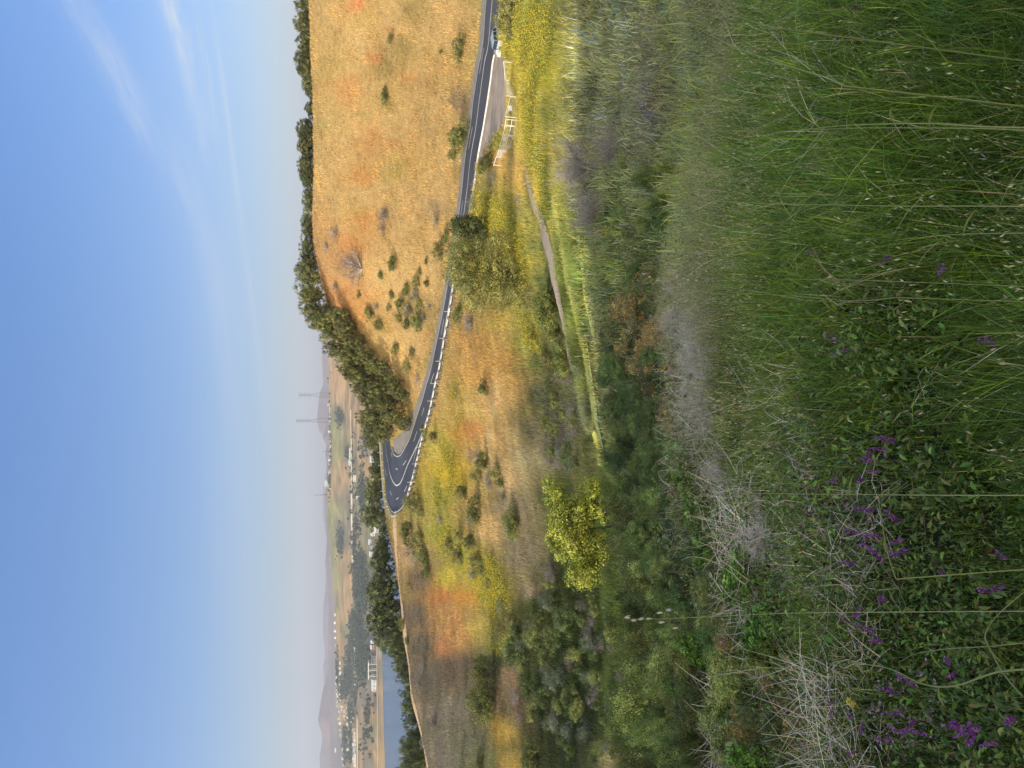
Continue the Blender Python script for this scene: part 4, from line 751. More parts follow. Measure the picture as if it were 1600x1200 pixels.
# ---------------------------------------------------------------- grass and flowers nobody could count
def polar_scatter(n, r0, r1, azw=.56, g=None):
    """denser towards the viewer, as nearer plants show larger"""
    g = g or rng; az = g.uniform(-azw, azw, n); r = np.exp(g.uniform(math.log(r0), math.log(r1), n)); X = np.sin(az) * r; Y = np.cos(az) * r
    return np.stack([X, Y, NEAR.z(X, Y)], 1), r
def off_ways(P, pad=True):
    k = ~(inside(P[:, 0], P[:, 1], ROADPOLY) | inside(P[:, 0], P[:, 1], PULLPOLY))
    for w in WAYS: k &= ~inside(P[:, 0], P[:, 1], w)
    return k
def way(pts, w):
    c = ground_px(catmull(pts, 80))[:, :2]; d = np.gradient(c, axis=0); d /= np.linalg.norm(d, axis=1)[:, None]; s = np.stack([-d[:, 1], d[:, 0]], 1) * w / 2; return np.concatenate([c + s, (c - s)[::-1]])
TP = [(835, 230), (850, 275), (862, 315), (875, 357), (882, 400), (892, 450), (902, 490), (910, 525), (917, 557), (923, 600), (928, 640), (932, 675), (937, 715)]
WAYS = [way([(616, 808), (618, 840), (619, 860), (621, 880), (623, 905), (627, 945), (630, 975), (634, 1010), (637, 1040), (640, 1070), (646, 1105), (655, 1145), (662, 1175), (670, 1215)], 5.8),
        way([(822, 262), (828, 290), (832, 310), (840, 330), (845, 345), (850, 363), (856, 382), (862, 407), (867, 440), (872, 460), (876, 480), (882, 505), (887, 525), (891, 550), (894, 580)], 3.0),
        np.concatenate([poly_world(SH_A)[:, :2], poly_world(SH_B)[::-1, :2]])]
TRACKS = [TP, [(868, 290), (880, 320), (890, 345), (900, 375), (910, 407), (914, 450), (922, 485), (930, 520)]]
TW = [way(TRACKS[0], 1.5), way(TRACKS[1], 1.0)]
def valley_grass():
    g = np.random.default_rng(21); n = 560000; P, r = polar_scatter(n, 34, 232, g=g)
    # clumped and patchy: thin out by a noise field
    k = off_ways(P) & (g.uniform(0, 1, n) < .62 + 1.6 * fbm(P[:, 0] / 3.5, P[:, 1] / 3.5, 3, 6)); P = P[k]; r = r[k]
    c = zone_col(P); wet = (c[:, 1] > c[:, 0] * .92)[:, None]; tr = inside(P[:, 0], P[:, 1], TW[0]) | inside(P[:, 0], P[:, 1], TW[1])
    c = c * (1.08 + .15 * g.normal(size=(len(P), 1))) * (1 + .05 * g.normal(size=c.shape)); c *= (1 + .8 * fbm(P[:, 0] / 7, P[:, 1] / 7, 4, 15) + .7 * fbm((P[:, 0] * .8 + P[:, 1] * .6) / 9, (P[:, 1] * .8 - P[:, 0] * .6) / 1.6, 4, 25))[:, None]
    big = vnoise(P[:, 0] / 2.2, P[:, 1] / 2.2, 4); h = g.uniform(.26, .62, len(P)) * (.6 + .8 * big); h[tr] *= .22; c[tr] = np.array([.52, .50, .09]) * (1 + .15 * g.normal(size=(tr.sum(), 1)))  # track blades take the same painted sun tone
    ld = g.normal(.2, .8, len(P)); p = Parts()
    for q in range(2):
        o = P + np.stack([g.normal(size=len(P)), g.normal(size=len(P)), 0 * r], 1) * .22; o[:, 2] = NEAR.z(o[:, 0], o[:, 1]) - .02
        p.add(*blades(o, h * g.uniform(.8, 1.2, len(P)), np.clip(r * .00062, .02, .12) * g.uniform(.6, 1.4, len(P)), g.uniform(.05, .55, len(P)), ld + g.normal(size=len(P)) * .5, np.clip(c * 1.0, 0, 1), 2, np.clip(c * 1.14, 0, 1), g))
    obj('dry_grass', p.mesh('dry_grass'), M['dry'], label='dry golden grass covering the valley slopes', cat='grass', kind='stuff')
valley_grass()
def mustard():
    g = np.random.default_rng(23); zones = [((815, 60), (28, 60), 16000), ((835, 150), (22, 60), 9000), ((860, 70), (22, 70), 7000), ((868, 130), (14, 50), 3000), ((775, 345), (32, 45), 9000), ((805, 400), (26, 40), 7000), ((760, 410), (20, 45), 3500), ((840, 235), (14, 45), 3500), ((865, 300), (10, 60), 2500), ((885, 380), (7, 60), 1500),
             ((765, 900), (16, 34), 4500), ((780, 930), (14, 20), 1800), ((700, 735), (14, 32), 3500), ((690, 780), (10, 26), 1500), ((830, 520), (16, 34), 2200), ((700, 850), (12, 26), 1200), ((715, 640), (10, 30), 1500), ((780, 1000), (14, 24), 900), ((885, 150), (18, 90), 1500), ((815, 470), (14, 30), 1800)]
    A = []
    for (x, y), (sx, sy), n in zones:
        n = int(n * .62); px = g.normal(x, sx * .62, n); py = g.normal(y, sy * .62, n); q = NEAR.hit(px, py); q = q[~np.isnan(q[:, 0])]; _x, _y = project(q); q = q[(_x > 824) | (_y > 262) | (_y < 86)]; q = q[(g.uniform(0, 1, len(q)) < .5 + 4.0 * fbm(q[:, 0] / 4, q[:, 1] / 4, 3, 19))]; A.append(q)
    P = np.concatenate(A); P = P[off_ways(P)]; n = len(P); r = np.hypot(P[:, 0], P[:, 1]); P[:, :2] += g.normal(size=(n, 2)) * .4; P[:, 2] = NEAR.z(P[:, 0], P[:, 1]); h = g.uniform(.5, 1.25, n); p = Parts()
    gr = jitter((.16, .20, .05), n, .2, g); p.add(*blades(P, h, np.clip(r * .0006, .012, .05), g.uniform(0, .4, n), g.uniform(0, 6.3, n), gr, 2, None, g))
    for q in range(4):
        o = P + np.stack([g.normal(size=n) * .13, g.normal(size=n) * .13, h * g.uniform(.55, 1.05, n)], 1); c = jitter((.76, .56, .05), n, .2, g); lo = g.uniform(0, 1, n) < .48; c[lo] = jitter((.30, .32, .06), lo.sum(), .2, g)
        p.add(*leaves(o, unit(rand_dirs(n, g) + [0, -.5, .9]), np.clip(r * .0011, .035, .12) * g.uniform(.6, 1.4, n), c, .9, g))
    obj('mustard_flowers', p.mesh('mustard_flowers'), M['petal'], label='yellow wild mustard in bloom along the trail and below the road', cat='flowers', kind='stuff')
mustard()
def slope_grass():
    """green grass of the near slope, from the viewer's feet to the trail"""
    g = np.random.default_rng(31); p = Parts()
    for (n, r0, r1, hm, wk, seg, tuft) in ((1100, .95, 2.4, .27, .0026, 4, 24), (4200, 1.6, 5.0, .34, .0016, 4, 24), (5600, 4.2, 14, .52, .0014, 3, 20), (7000, 10, 42, .55, .0013, 3, 14), (16000, 1.2, 12, .26, .0016, 3, 1)):
        P, r = polar_scatter(n, r0, r1, .62, g); az = np.arctan2(P[:, 0], P[:, 1])
        side = .72 + .28 * sstep(-.25, .08, az) if r0 < 11 else 1
        k = off_ways(P) & ~(inside(P[:, 0], P[:, 1], TW[0]) | inside(P[:, 0], P[:, 1], TW[1])) & (g.uniform(0, 1, n) < (.8 + 1.6 * fbm(P[:, 0] / (r0 * .4), P[:, 1] / (r0 * .4), 3, 61)) * side) & ~((r > 10) & (r < 30) & (az < .02) & (g.uniform(0, 1, n) < .72)); P = P[k]; r = r[k]; n = len(P)
        c = zone_col(P); lush = sstep(-.28, .05, az[k]) if r0 < 11 else np.ones(n) * .9; hue = g.uniform(0, 1, (n, 1)); hT = g.uniform(.45, 1.35, n) * hm * np.where((az[k] < .12) & (r > 4.2) & (r < 30), .68, 1) * (.42 + .62 * lush) * (.6 + .8 * vnoise(P[:, 0] / (r0 * .5), P[:, 1] / (r0 * .5), 8)); ldT = g.uniform(0, 6.28, n); drn = g.uniform(0, 1, n) < .045
        base = np.where((r < 9)[:, None], np.array([[.115, .21, .026]]), c) * .62 + c * .52; base = base * np.clip(1 + (.28 if r0 < 9 else .5) * g.normal(size=(n, 1)), .25, 2.4) * np.where(hue < .3, [[1.4, 1.12, .7]], [[1, 1, 1]]) * np.where(hue > .82, [[.75, .95, 1.8]], [[1, 1, 1]]); base[drn] = jitter((.42, .38, .20), drn.sum(), .2, g)
        if tuft > 1:
            q = np.repeat(np.arange(n), g.poisson(tuft, n)); m_ = len(q); P = P[q] + np.stack([g.normal(size=m_), g.normal(size=m_), np.zeros(m_)], 1) * (.018 + .010 * r[q])[:, None]; P[:, 2] = NEAR.z(P[:, 0], P[:, 1])
        else: q = np.arange(n); m_ = n
        az_ = np.arctan2(P[:, 0], P[:, 1]); r_ = r[q]; h = hT[q] * g.uniform(.45, 1.15, m_); col = base[q] * (1 + .2 * g.normal(size=(m_, 1))); st = g.uniform(0, 1, m_) < np.where((az_ > 0) & (r_ > 6), .12, .035); col[st] = jitter((.46, .42, .22), st.sum(), .2, g); gl = g.uniform(0, 1, m_) < .12; col[gl] *= 1.8  # some blades brightened to paint glints
        P[:, 2] -= .02; w = np.clip(r_ * wk, .0036, .05) * g.uniform(.4, 1.7, m_); ln = g.uniform(.05, 1.0, m_) ** 1.3
        p.add(*blades(P, h, w, ln, ldT[q] * (1 if tuft > 1 else 1) + g.normal(size=m_) * 1.3, np.clip(col * .65, .003, 1), seg, np.clip(col * 1.5, .003, 1), g))  # tips brightened as painted highlights
    obj('green_grass', p.mesh('green_grass'), M['grass'], label='lush green grass on the shaded near slope', cat='grass', kind='stuff')
slope_grass()
def wild_oats():
    """thin stalks with drooping pale spikelets, past counting"""
    g = np.random.default_rng(41); p = Parts()
    for n, r0, r1, hm, azl, azh in ((330, 1.5, 4.0, .55, -.3, .52), (1500, 4, 12, .62, -.3, .55), (11000, 7, 26, .55, .06, .6)):
        az = g.uniform(azl, azh, n); r = np.exp(g.uniform(math.log(r0), math.log(r1), n)); X = np.sin(az) * r; Y = np.cos(az) * r; kk = fbm(X / (r0 * .3), Y / (r0 * .3), 3, 77) > 0; X = X[kk]; Y = Y[kk]; r = r[kk]; n = len(X); P = np.stack([X, Y, NEAR.z(X, Y)], 1)
        h = g.uniform(.7, 1.2, n) * hm; ln = g.uniform(.05, .45, n); ld = g.uniform(0, 6.28, n); t = np.linspace(0, 1, 5)[None, :, None]; D = np.stack([np.cos(ld), np.sin(ld), 0 * ld], 1)
        pth = P[:, None] + np.array([0, 0, 1]) * (h[:, None, None] * (t - .25 * ln[:, None, None] * t ** 3)) + D[:, None] * (h * ln)[:, None, None] * t ** 2.4
        V, Q = tubes(pth, (np.clip(r * .0004, .0011, .006))[:, None] * (1 - .6 * t[0, :, 0])[None], 3); sc = jitter((.30, .34, .13), n, .2, g); p.add(V, Q, np.repeat(sc, 15, 0))
        for q in range(7):
            tt = g.uniform(.62, 1.0, n)[:, None]; top = P + np.array([0, 0, 1]) * h[:, None] * (tt - .25 * ln[:, None] * tt ** 3) + D * (h * ln)[:, None] * tt ** 2.4; sd = rand_dirs(n, g) * [1, 1, .2]
            o = top + sd * .035 * (1 + r[:, None] / 12); L_ = np.clip(.018 + r * .0011, .018, .05)[:, None] * g.uniform(.8, 1.4, (n, 1)); w = L_ * .11; dn = unit(np.array([[0, 0, -1.0]]) + sd * .5); side = unit(np.cross(dn, rand_dirs(n, g)))
            V = np.stack([o, o + dn * L_ * .4 + side * w, o + dn * L_, o + dn * L_ * .4 - side * w], 1); i = np.arange(n)[:, None] * 4; p.add(V, [i + np.array([[0, 1, 2, 3]])], np.repeat(jitter((.62, .58, .36), n, .2, g), 4, 0))
    obj('wild_oats', p.mesh('wild_oats'), M['petal'], label='wild oat stalks with pale drooping spikelets over the near slope', cat='grass', kind='stuff')
wild_oats()
def litter():
    """broad-leaved weeds and dead stems between the grass"""
    g = np.random.default_rng(51); p = Parts()
    for n, r0, r1, s, azl, azh, colr in ((17000, 1.1, 4, .014, -.6, -.05, (.10, .155, .035)), (27000, 2.2, 12, .024, -.6, .15, (.13, .19, .05)), (30000, 9, 32, .07, -.6, .6, (.14, .19, .06))):
        az = g.uniform(azl, azh, n); r = np.exp(g.uniform(math.log(r0), math.log(r1), n)); X = np.sin(az) * r; Y = np.cos(az) * r; k = g.uniform(0, 1, n) < .45 + 2.2 * fbm(X / (r0 * .4), Y / (r0 * .4), 3, 91); X = X[k]; Y = Y[k]; r = r[k]; n = len(X)
        H = .06 + .34 * vnoise(X / (r0 * .4), Y / (r0 * .4), 14) * min(1.6, .5 + r0 / 4); o = np.stack([X, Y, NEAR.z(X, Y) + H * g.uniform(.2, 1.0, n)], 1)
        p.add(*(leaves6 if r0 < 5 else leaves)(o, unit(rand_dirs(n, g) * .8 + [0, 0, .9]), s * g.uniform(.35, 1.9, n) ** 1.1, jitter(colr, n, .38, g, .18) * np.where(g.uniform(0, 1, (n, 1)) < .10, 1.6, 1), .42, g, .3))
    obj('weeds', p.mesh('weeds'), M['leaf'], label='low broad leaved weeds among the near grass', cat='weeds', kind='stuff')
    p = Parts()
    for n, r0, r1, L0, azl, azh in ((3600, 1.5, 5, .24, -.6, .25), (9500, 3.5, 14, .42, -.6, .45), (3500, 10, 26, .6, -.6, .6)):
        az = g.uniform(azl, azh, n); r = np.exp(g.uniform(math.log(r0), math.log(r1), n)); X = np.sin(az) * r; Y = np.cos(az) * r; k = (fbm(X / (r0 * .5), Y / (r0 * .5), 3, 47) > .05) & ((az < .08) | (g.uniform(0, 1, n) < .25)); X = X[k]; Y = Y[k]; r = r[k]; n = len(X)
        t = np.linspace(0, 1, 4)[None, :, None]; d = unit(g.normal(size=(n, 3)) * [1, 1, .5] + [0, 0, .35]); pt = np.stack([X, Y, NEAR.z(X, Y) + g.uniform(0, .2, n)], 1)[:, None] + d[:, None] * t * (L0 * g.uniform(.4, 1.2, n))[:, None, None] + g.normal(size=(n, 1, 3)) * .12 * t * (1 - t)
        V, Q = tubes(pt, np.clip(r * .0005, .0012, .007)[:, None] * (1 - .6 * t[0, :, 0])[None], 3); p.add(V, Q, np.repeat(jitter((.56, .51, .42), n, .25, g), 12, 0))
    obj('dead_stems', p.mesh('dead_stems'), M['twig'], label='bleached dead stems lying through the near weeds', cat='dead stems', kind='stuff')
litter()
# ---------------------------------------------------------------- plants of the near slope
NV = {}
def near_variants():
    spec = { # colours, leaf count, leaf length, ratio, upright
     'coyote': ([(.15, .20, .055), (.20, .24, .07), (.10, .14, .04), (.30, .30, .10)], 15000, .034, .45), 'wispy': ([(.10, .155, .045), (.13, .19, .06), (.07, .11, .035), (.19, .23, .08)], 13000, .075, .13),
     'broad': ([(.17, .29, .04), (.22, .36, .06), (.10, .18, .025), (.28, .40, .09)], 4600, .085, .55), 'monkey': ([(.17, .15, .055), (.21, .18, .07), (.13, .11, .05), (.26, .20, .09)], 9000, .05, .28)}
    for k, (cols, n, leaf, ratio) in spec.items():
        NV[k] = []
        for v in range(3):
            g = np.random.default_rng(500 + v * 7 + ord(k[0])); lb = [(math.cos(a) * r, math.sin(a) * r, z, s, s, s * .85) for a, r, z, s in zip(g.uniform(0, 6.28, 11), g.uniform(0, .68, 11), g.uniform(.2, .82, 11), g.uniform(.2, .36, 11))]
            p = Parts(); V, F, C = crown_leaves(g, lb, n, leaf, cols, .30, ratio, .4, k == 'broad'); p.add(V, F, C); me = p.mesh(k + '_foliage'); me.materials.append(M['leaf'])
            p = Parts(); nn = 60; d = unit(g.normal(size=(nn, 3)) * [1, 1, .5] + [0, 0, 1.0]); d[:, 2] = np.abs(d[:, 2]); t = np.linspace(0, 1, 6)[None, :, None]
            pt = d[:, None] * t * g.uniform(.6, 1.15, (nn, 1, 1)) + g.normal(size=(nn, 1, 3)) * .25 * t * (1 - t) - [0, 0, .1]; V, Q = tubes(pt, np.repeat(.011 * (1 - .75 * t[:, :, 0]), nn, 0), 4); p.add(V, Q, (.24, .20, .15)); st = p.mesh(k + '_stems'); st.materials.append(M['twig']); fl = None
            if k == 'monkey':
                p = Parts(); L_ = np.array(lb); m_ = 95; li = g.integers(0, 11, m_); d = unit(g.normal(size=(m_, 3)) + [0, -.5, .6]); c = L_[li, :3] + d * L_[li, 3:] * 1.08
                for q in range(3): p.add(*leaves(c + g.normal(size=(m_, 3)) * .008, unit(rand_dirs(m_, g) + [0, -.4, .5]), .034 * g.uniform(.7, 1.3, m_), jitter((.85, .42, .07), m_, .15, g), .8, g))
                fl = p.mesh('flowers'); fl.materials.append(M['petal'])
            NV[k].append((me, st, fl))
    NV['brush'] = []
    for v in range(4):
        g = np.random.default_rng(610 + v); p = Parts(); n = 36; d = unit(g.normal(size=(n, 3)) * [1, 1, .35] + [0, 0, .75]); d[:, 2] = np.abs(d[:, 2]); t = np.linspace(0, 1, 6)[None, :, None]; L0 = g.uniform(.55, 1.1, (n, 1, 1))
        pt = d[:, None] * t * L0 + g.normal(size=(n, 1, 3)) * .35 * t * (1 - t) - [0, 0, .08]; V, Q = tubes(pt, np.repeat(.010 * (1 - .65 * t[:, :, 0]), n, 0), 4); p.add(V, Q, np.repeat(jitter((.46, .42, .36), n, .15, g), 24, 0))
        m1 = 620; i = g.integers(0, n, m1); k = g.integers(2, 6, m1); s0 = pt[i, k]; dd = unit(d[i] * .9 + g.normal(size=(m1, 3)) * .6); tt = np.linspace(0, 1, 5)[None, :, None]; p1 = s0[:, None] + dd[:, None] * tt * g.uniform(.12, .42, (m1, 1, 1)) + g.normal(size=(m1, 1, 3)) * .10 * tt * tt
        V, Q = tubes(p1, np.repeat(.0042 * (1 - .5 * tt[:, :, 0]), m1, 0), 3); p.add(V, Q, np.repeat(jitter((.48, .44, .38), m1, .18, g), 15, 0))
        m2 = 3600; i = g.integers(0, m1, m2); k = g.integers(1, 5, m2); s0 = p1[i, k]; dd = unit(dd[i] * .6 + g.normal(size=(m2, 3)) * .8); tt = np.linspace(0, 1, 3)[None, :, None]; p2 = s0[:, None] + dd[:, None] * tt * g.uniform(.05, .2, (m2, 1, 1))
        V, Q = tubes(p2, np.repeat(.0022 * (1 - .4 * tt[:, :, 0]), m2, 0), 3); p.add(V, Q, np.repeat(jitter((.52, .47, .41), m2, .18, g), 9, 0)); me = p.mesh('dead_brush'); me.materials.append(M['twig']); NV['brush'].append(me)
near_variants()
KN = {'coyote': ('coyote_bush', 'coyote brush bush'), 'wispy': ('fennel_bush', 'feathery dark green bush'), 'broad': ('leafy_shrub', 'broad leaved bright green shrub'), 'monkey': ('monkeyflower_bush', 'monkeyflower bush dotted with orange blooms'), 'brush': ('dead_bush', 'bleached grey leafless bush')}
NEARP = [ # kind, picture x of the top, picture y, width, forward distance
 ('coyote', 958, 1012, 100, 19), ('coyote', 962, 1092, 110, 18), ('coyote', 978, 932, 90, 17), ('coyote', 998, 1150, 100, 15), ('coyote', 1008, 1050, 100, 14), ('coyote', 1062, 1112, 120, 11), ('coyote', 1040, 985, 90, 12), ('coyote', 1110, 1172, 130, 8.6), ('coyote', 1128, 1075, 120, 8.4), ('coyote', 1078, 930, 90, 10), ('coyote', 964, 1180, 100, 19), ('coyote', 972, 882, 80, 20), ('coyote', 1180, 1150, 120, 6.5),
 ('wispy', 944, 640, 90, 23), ('wispy', 950, 705, 90, 23), ('wispy', 968, 765, 90, 20), ('wispy', 975, 830, 100, 18), ('wispy', 1000, 880, 90, 15), ('wispy', 984, 655, 90, 17), ('wispy', 1000, 722, 90, 15), ('wispy', 1028, 795, 90, 13), ('wispy', 1044, 868, 90, 12), ('wispy', 1042, 700, 80, 12), ('wispy', 930, 585, 50, 26), ('wispy', 940, 568, 60, 22), ('wispy', 1120, 350, 80, 9), ('wispy', 1010, 330, 70, 15), ('wispy', 1080, 990, 80, 10),
 ('monkey', 962, 480, 100, 19), ('monkey', 968, 545, 90, 18), ('monkey', 998, 440, 90, 15), ('monkey', 1004, 520, 110, 14), ('monkey', 1012, 612, 100, 13), ('monkey', 1040, 570, 90, 11), ('monkey', 1034, 660, 80, 11), ('monkey', 1180, 1045, 70, 7), ('monkey', 1225, 1140, 110, 5.2), ('monkey', 1240, 870, 70, 5),
 ('brush', 1040, 498, 110, 10.5), ('brush', 1055, 565, 120, 9), ('brush', 1052, 640, 100, 10), ('brush', 1112, 738, 90, 8), ('brush', 1160, 830, 95, 5.8), ('brush', 1210, 885, 80, 5), ('brush', 1275, 1095, 60, 4.2), ('brush', 1235, 790, 60, 4.8), ('brush', 1075, 530, 90, 9), ('brush', 1330, 985, 45, 3.6),
 ('broad', 1048, 760, 70, 10.5), ('broad', 1072, 792, 90, 9.6), ('broad', 1105, 832, 90, 8.4), ('broad', 1085, 872, 70, 9), ('broad', 1140, 905, 110, 6.6), ('broad', 1168, 960, 120, 5.9), ('broad', 1160, 1010, 90, 6.2), ('broad', 1275, 900, 120, 4.0), ('broad', 1320, 830, 110, 3.6), ('broad', 1250, 1015, 110, 4.4), ('broad', 1250, 650, 90, 4.4), ('broad', 1045, 440, 60, 11)]
def more_near():
    g = np.random.default_rng(737); out = []
    def fill(kinds, n, x0, x1, y0, y1, d, w0, w1, Yf):
        k = 0; pts = []
        while len(pts) < n and k < 4000:
            k += 1; x, y = g.uniform(x0, x1), g.uniform(y0, y1)
            if all((x - a) ** 2 + (y - b) ** 2 > d * d for a, b in pts): pts.append((x, y)); out.append((kinds[int(g.integers(0, len(kinds)))], x, y, g.uniform(w0, w1), Yf(x)))
    fill(('wispy', 'coyote', 'wispy'), 34, 938, 1010, 600, 900, 20, 45, 75, lambda x: np.interp(x, (938, 1010), (24, 14.5)))
    fill(('coyote', 'coyote', 'wispy'), 34, 958, 1040, 880, 1205, 22, 55, 90, lambda x: np.interp(x, (958, 1040), (20, 12)))
    fill(('wispy', 'coyote', 'broad', 'monkey'), 22, 1040, 1150, 640, 1200, 32, 60, 90, lambda x: np.interp(x, (1040, 1150), (12, 7)))
    fill(('wispy', 'coyote'), 16, 930, 1010, 250, 580, 28, 40, 60, lambda x: np.interp(x, (930, 1010), (24, 14.5)))
    return [(k, x, y, w, float(Y)) for k, x, y, w, Y in out]
NEARP += more_near()
NEARP += [('brush', 1046, 470, 110, 10.0), ('brush', 1062, 520, 120, 9.0), ('brush', 1076, 590, 120, 8.2), ('brush', 1070, 640, 100, 8.6)]
def near_plants():
    by = {}
    for i, (k, top, y, w, Y) in enumerate(NEARP):
        g = np.random.default_rng(700 + i); q = at_Y(top, y, Y); z0 = float(NEAR.z(q[0], q[1])); h = q[2] - z0; s = (q @ Fv) / FPX
        while h < .25 * w * s: Y *= 1.05; q = at_Y(top, y, Y); z0 = float(NEAR.z(q[0], q[1])); h = q[2] - z0; s = (q @ Fv) / FPX
        h = min(h, w * s * 1.5); e = bpy.data.objects.new(KN[k][0], None); COL.objects.link(e); e.location = (q[0], q[1], z0 - .03); e.rotation_euler = (0, 0, g.uniform(0, 6.28)); a = w * s * .62; e.scale = (a, a, max(h * 1.0, a * .7))
        tag(e, None, 'dead bush' if k == 'brush' else 'bush', KN[k][1].replace('bush', 'bushes').replace('shrub', 'shrubs') + ' on the near slope'); by.setdefault(k, []).append(e)
        if k == 'brush': o = obj('branches', NV[k][i % 4], None, e); v = g.uniform(.85, 1.15); o.color = (v, v, v, 1)
        else:
            me, st, fl = NV[k][i % 3]; o = obj('foliage', me, None, e); v = g.uniform(.5, 2.0) if k != 'broad' else g.uniform(.55, .95); hu = g.uniform(.78, 1.08); o.color = (v * hu, v, v * .9, 1); obj('stems', st, None, e)
            if fl is not None: obj('flowers', fl, None, e)
    for k, L_ in by.items(): number_down(L_, '{o} ' + KN[k][1] + ' down the picture on the near slope')
near_plants()
def sunlit_shrub():
    g = np.random.default_rng(77); base = at_Y(955, 830, 32.0); base[2] = NEAR.z(base[0], base[1]); s = 32 / FPX * 1.02; top = at_Y(846, 830, 32.0)[2]; print('yellow shrub', base, top, sun_lit(np.array([[base[0], base[1], q] for q in np.linspace(base[2], top, 8)]))); H = top - base[2]
    e = bpy.data.objects.new('yellow_shrub', None); COL.objects.link(e); e.location = base; tag(e, 'large yellow green shrub glowing in the sun above the shaded gully', 'bush')
    lob = [(-(y - 830) * s, g.uniform(-.6, .6), top - base[2] - (x - 846) * s * 1.0, r * s, r * s, r * s * .9) for x, y, r in ((872, 770, 22), (880, 800, 26), (868, 820, 22), (890, 835, 26), (905, 790, 24), (908, 860, 24), (925, 880, 26), (900, 895, 24), (930, 850, 26), (935, 905, 18), (880, 860, 20), (915, 820, 26), (940, 790, 20), (925, 760, 20), (862, 752, 14), (945, 870, 20), (865, 845, 14))]
    p = Parts(); p.add(*crown_leaves(g, lob, 34000, .10, [(.38, .42, .05), (.46, .48, .07), (.28, .33, .05), (.52, .52, .10), (.20, .24, .05)], .28, .5, g.uniform(.4, .5))); obj('foliage', p.mesh('yellow_foliage'), M['leaf'], e)
    p = Parts(); V, Q = limbs(g, lob[:12], H * .35, .05, 6, 5, .2); p.add(V, Q, (.25, .20, .15)); obj('stems', p.mesh('yellow_stems'), M['twig'], e)
    # bare bush leaning over the track, upper right
    for (xt, y, w, Y, lab) in ((868, 262, 150, 25.5, 'large bare grey bush leaning left over the sunny trail'), (905, 330, 90, 24, 'smaller bare grey bush under the large leaning one'), (925, 225, 80, 21, 'bare grey bush half sunk in green weeds by the mustard')):
        q = at_Y(xt, y, Y); z0 = float(NEAR.z(q[0], q[1])); h = max(q[2] - z0, 1.2); a = w * Y / FPX * .5; e = bpy.data.objects.new('dead_bush', None); COL.objects.link(e); e.location = (q[0], q[1], z0 - .05); e.rotation_euler = (R_(-14), 0, y * .1); e.scale = (a, a, h); tag(e, lab, 'dead bush'); o = obj('branches', NV['brush'][int(y) % 4], None, e); o.color = (.72, .70, .74, 1)
sunlit_shrub()
VET = []
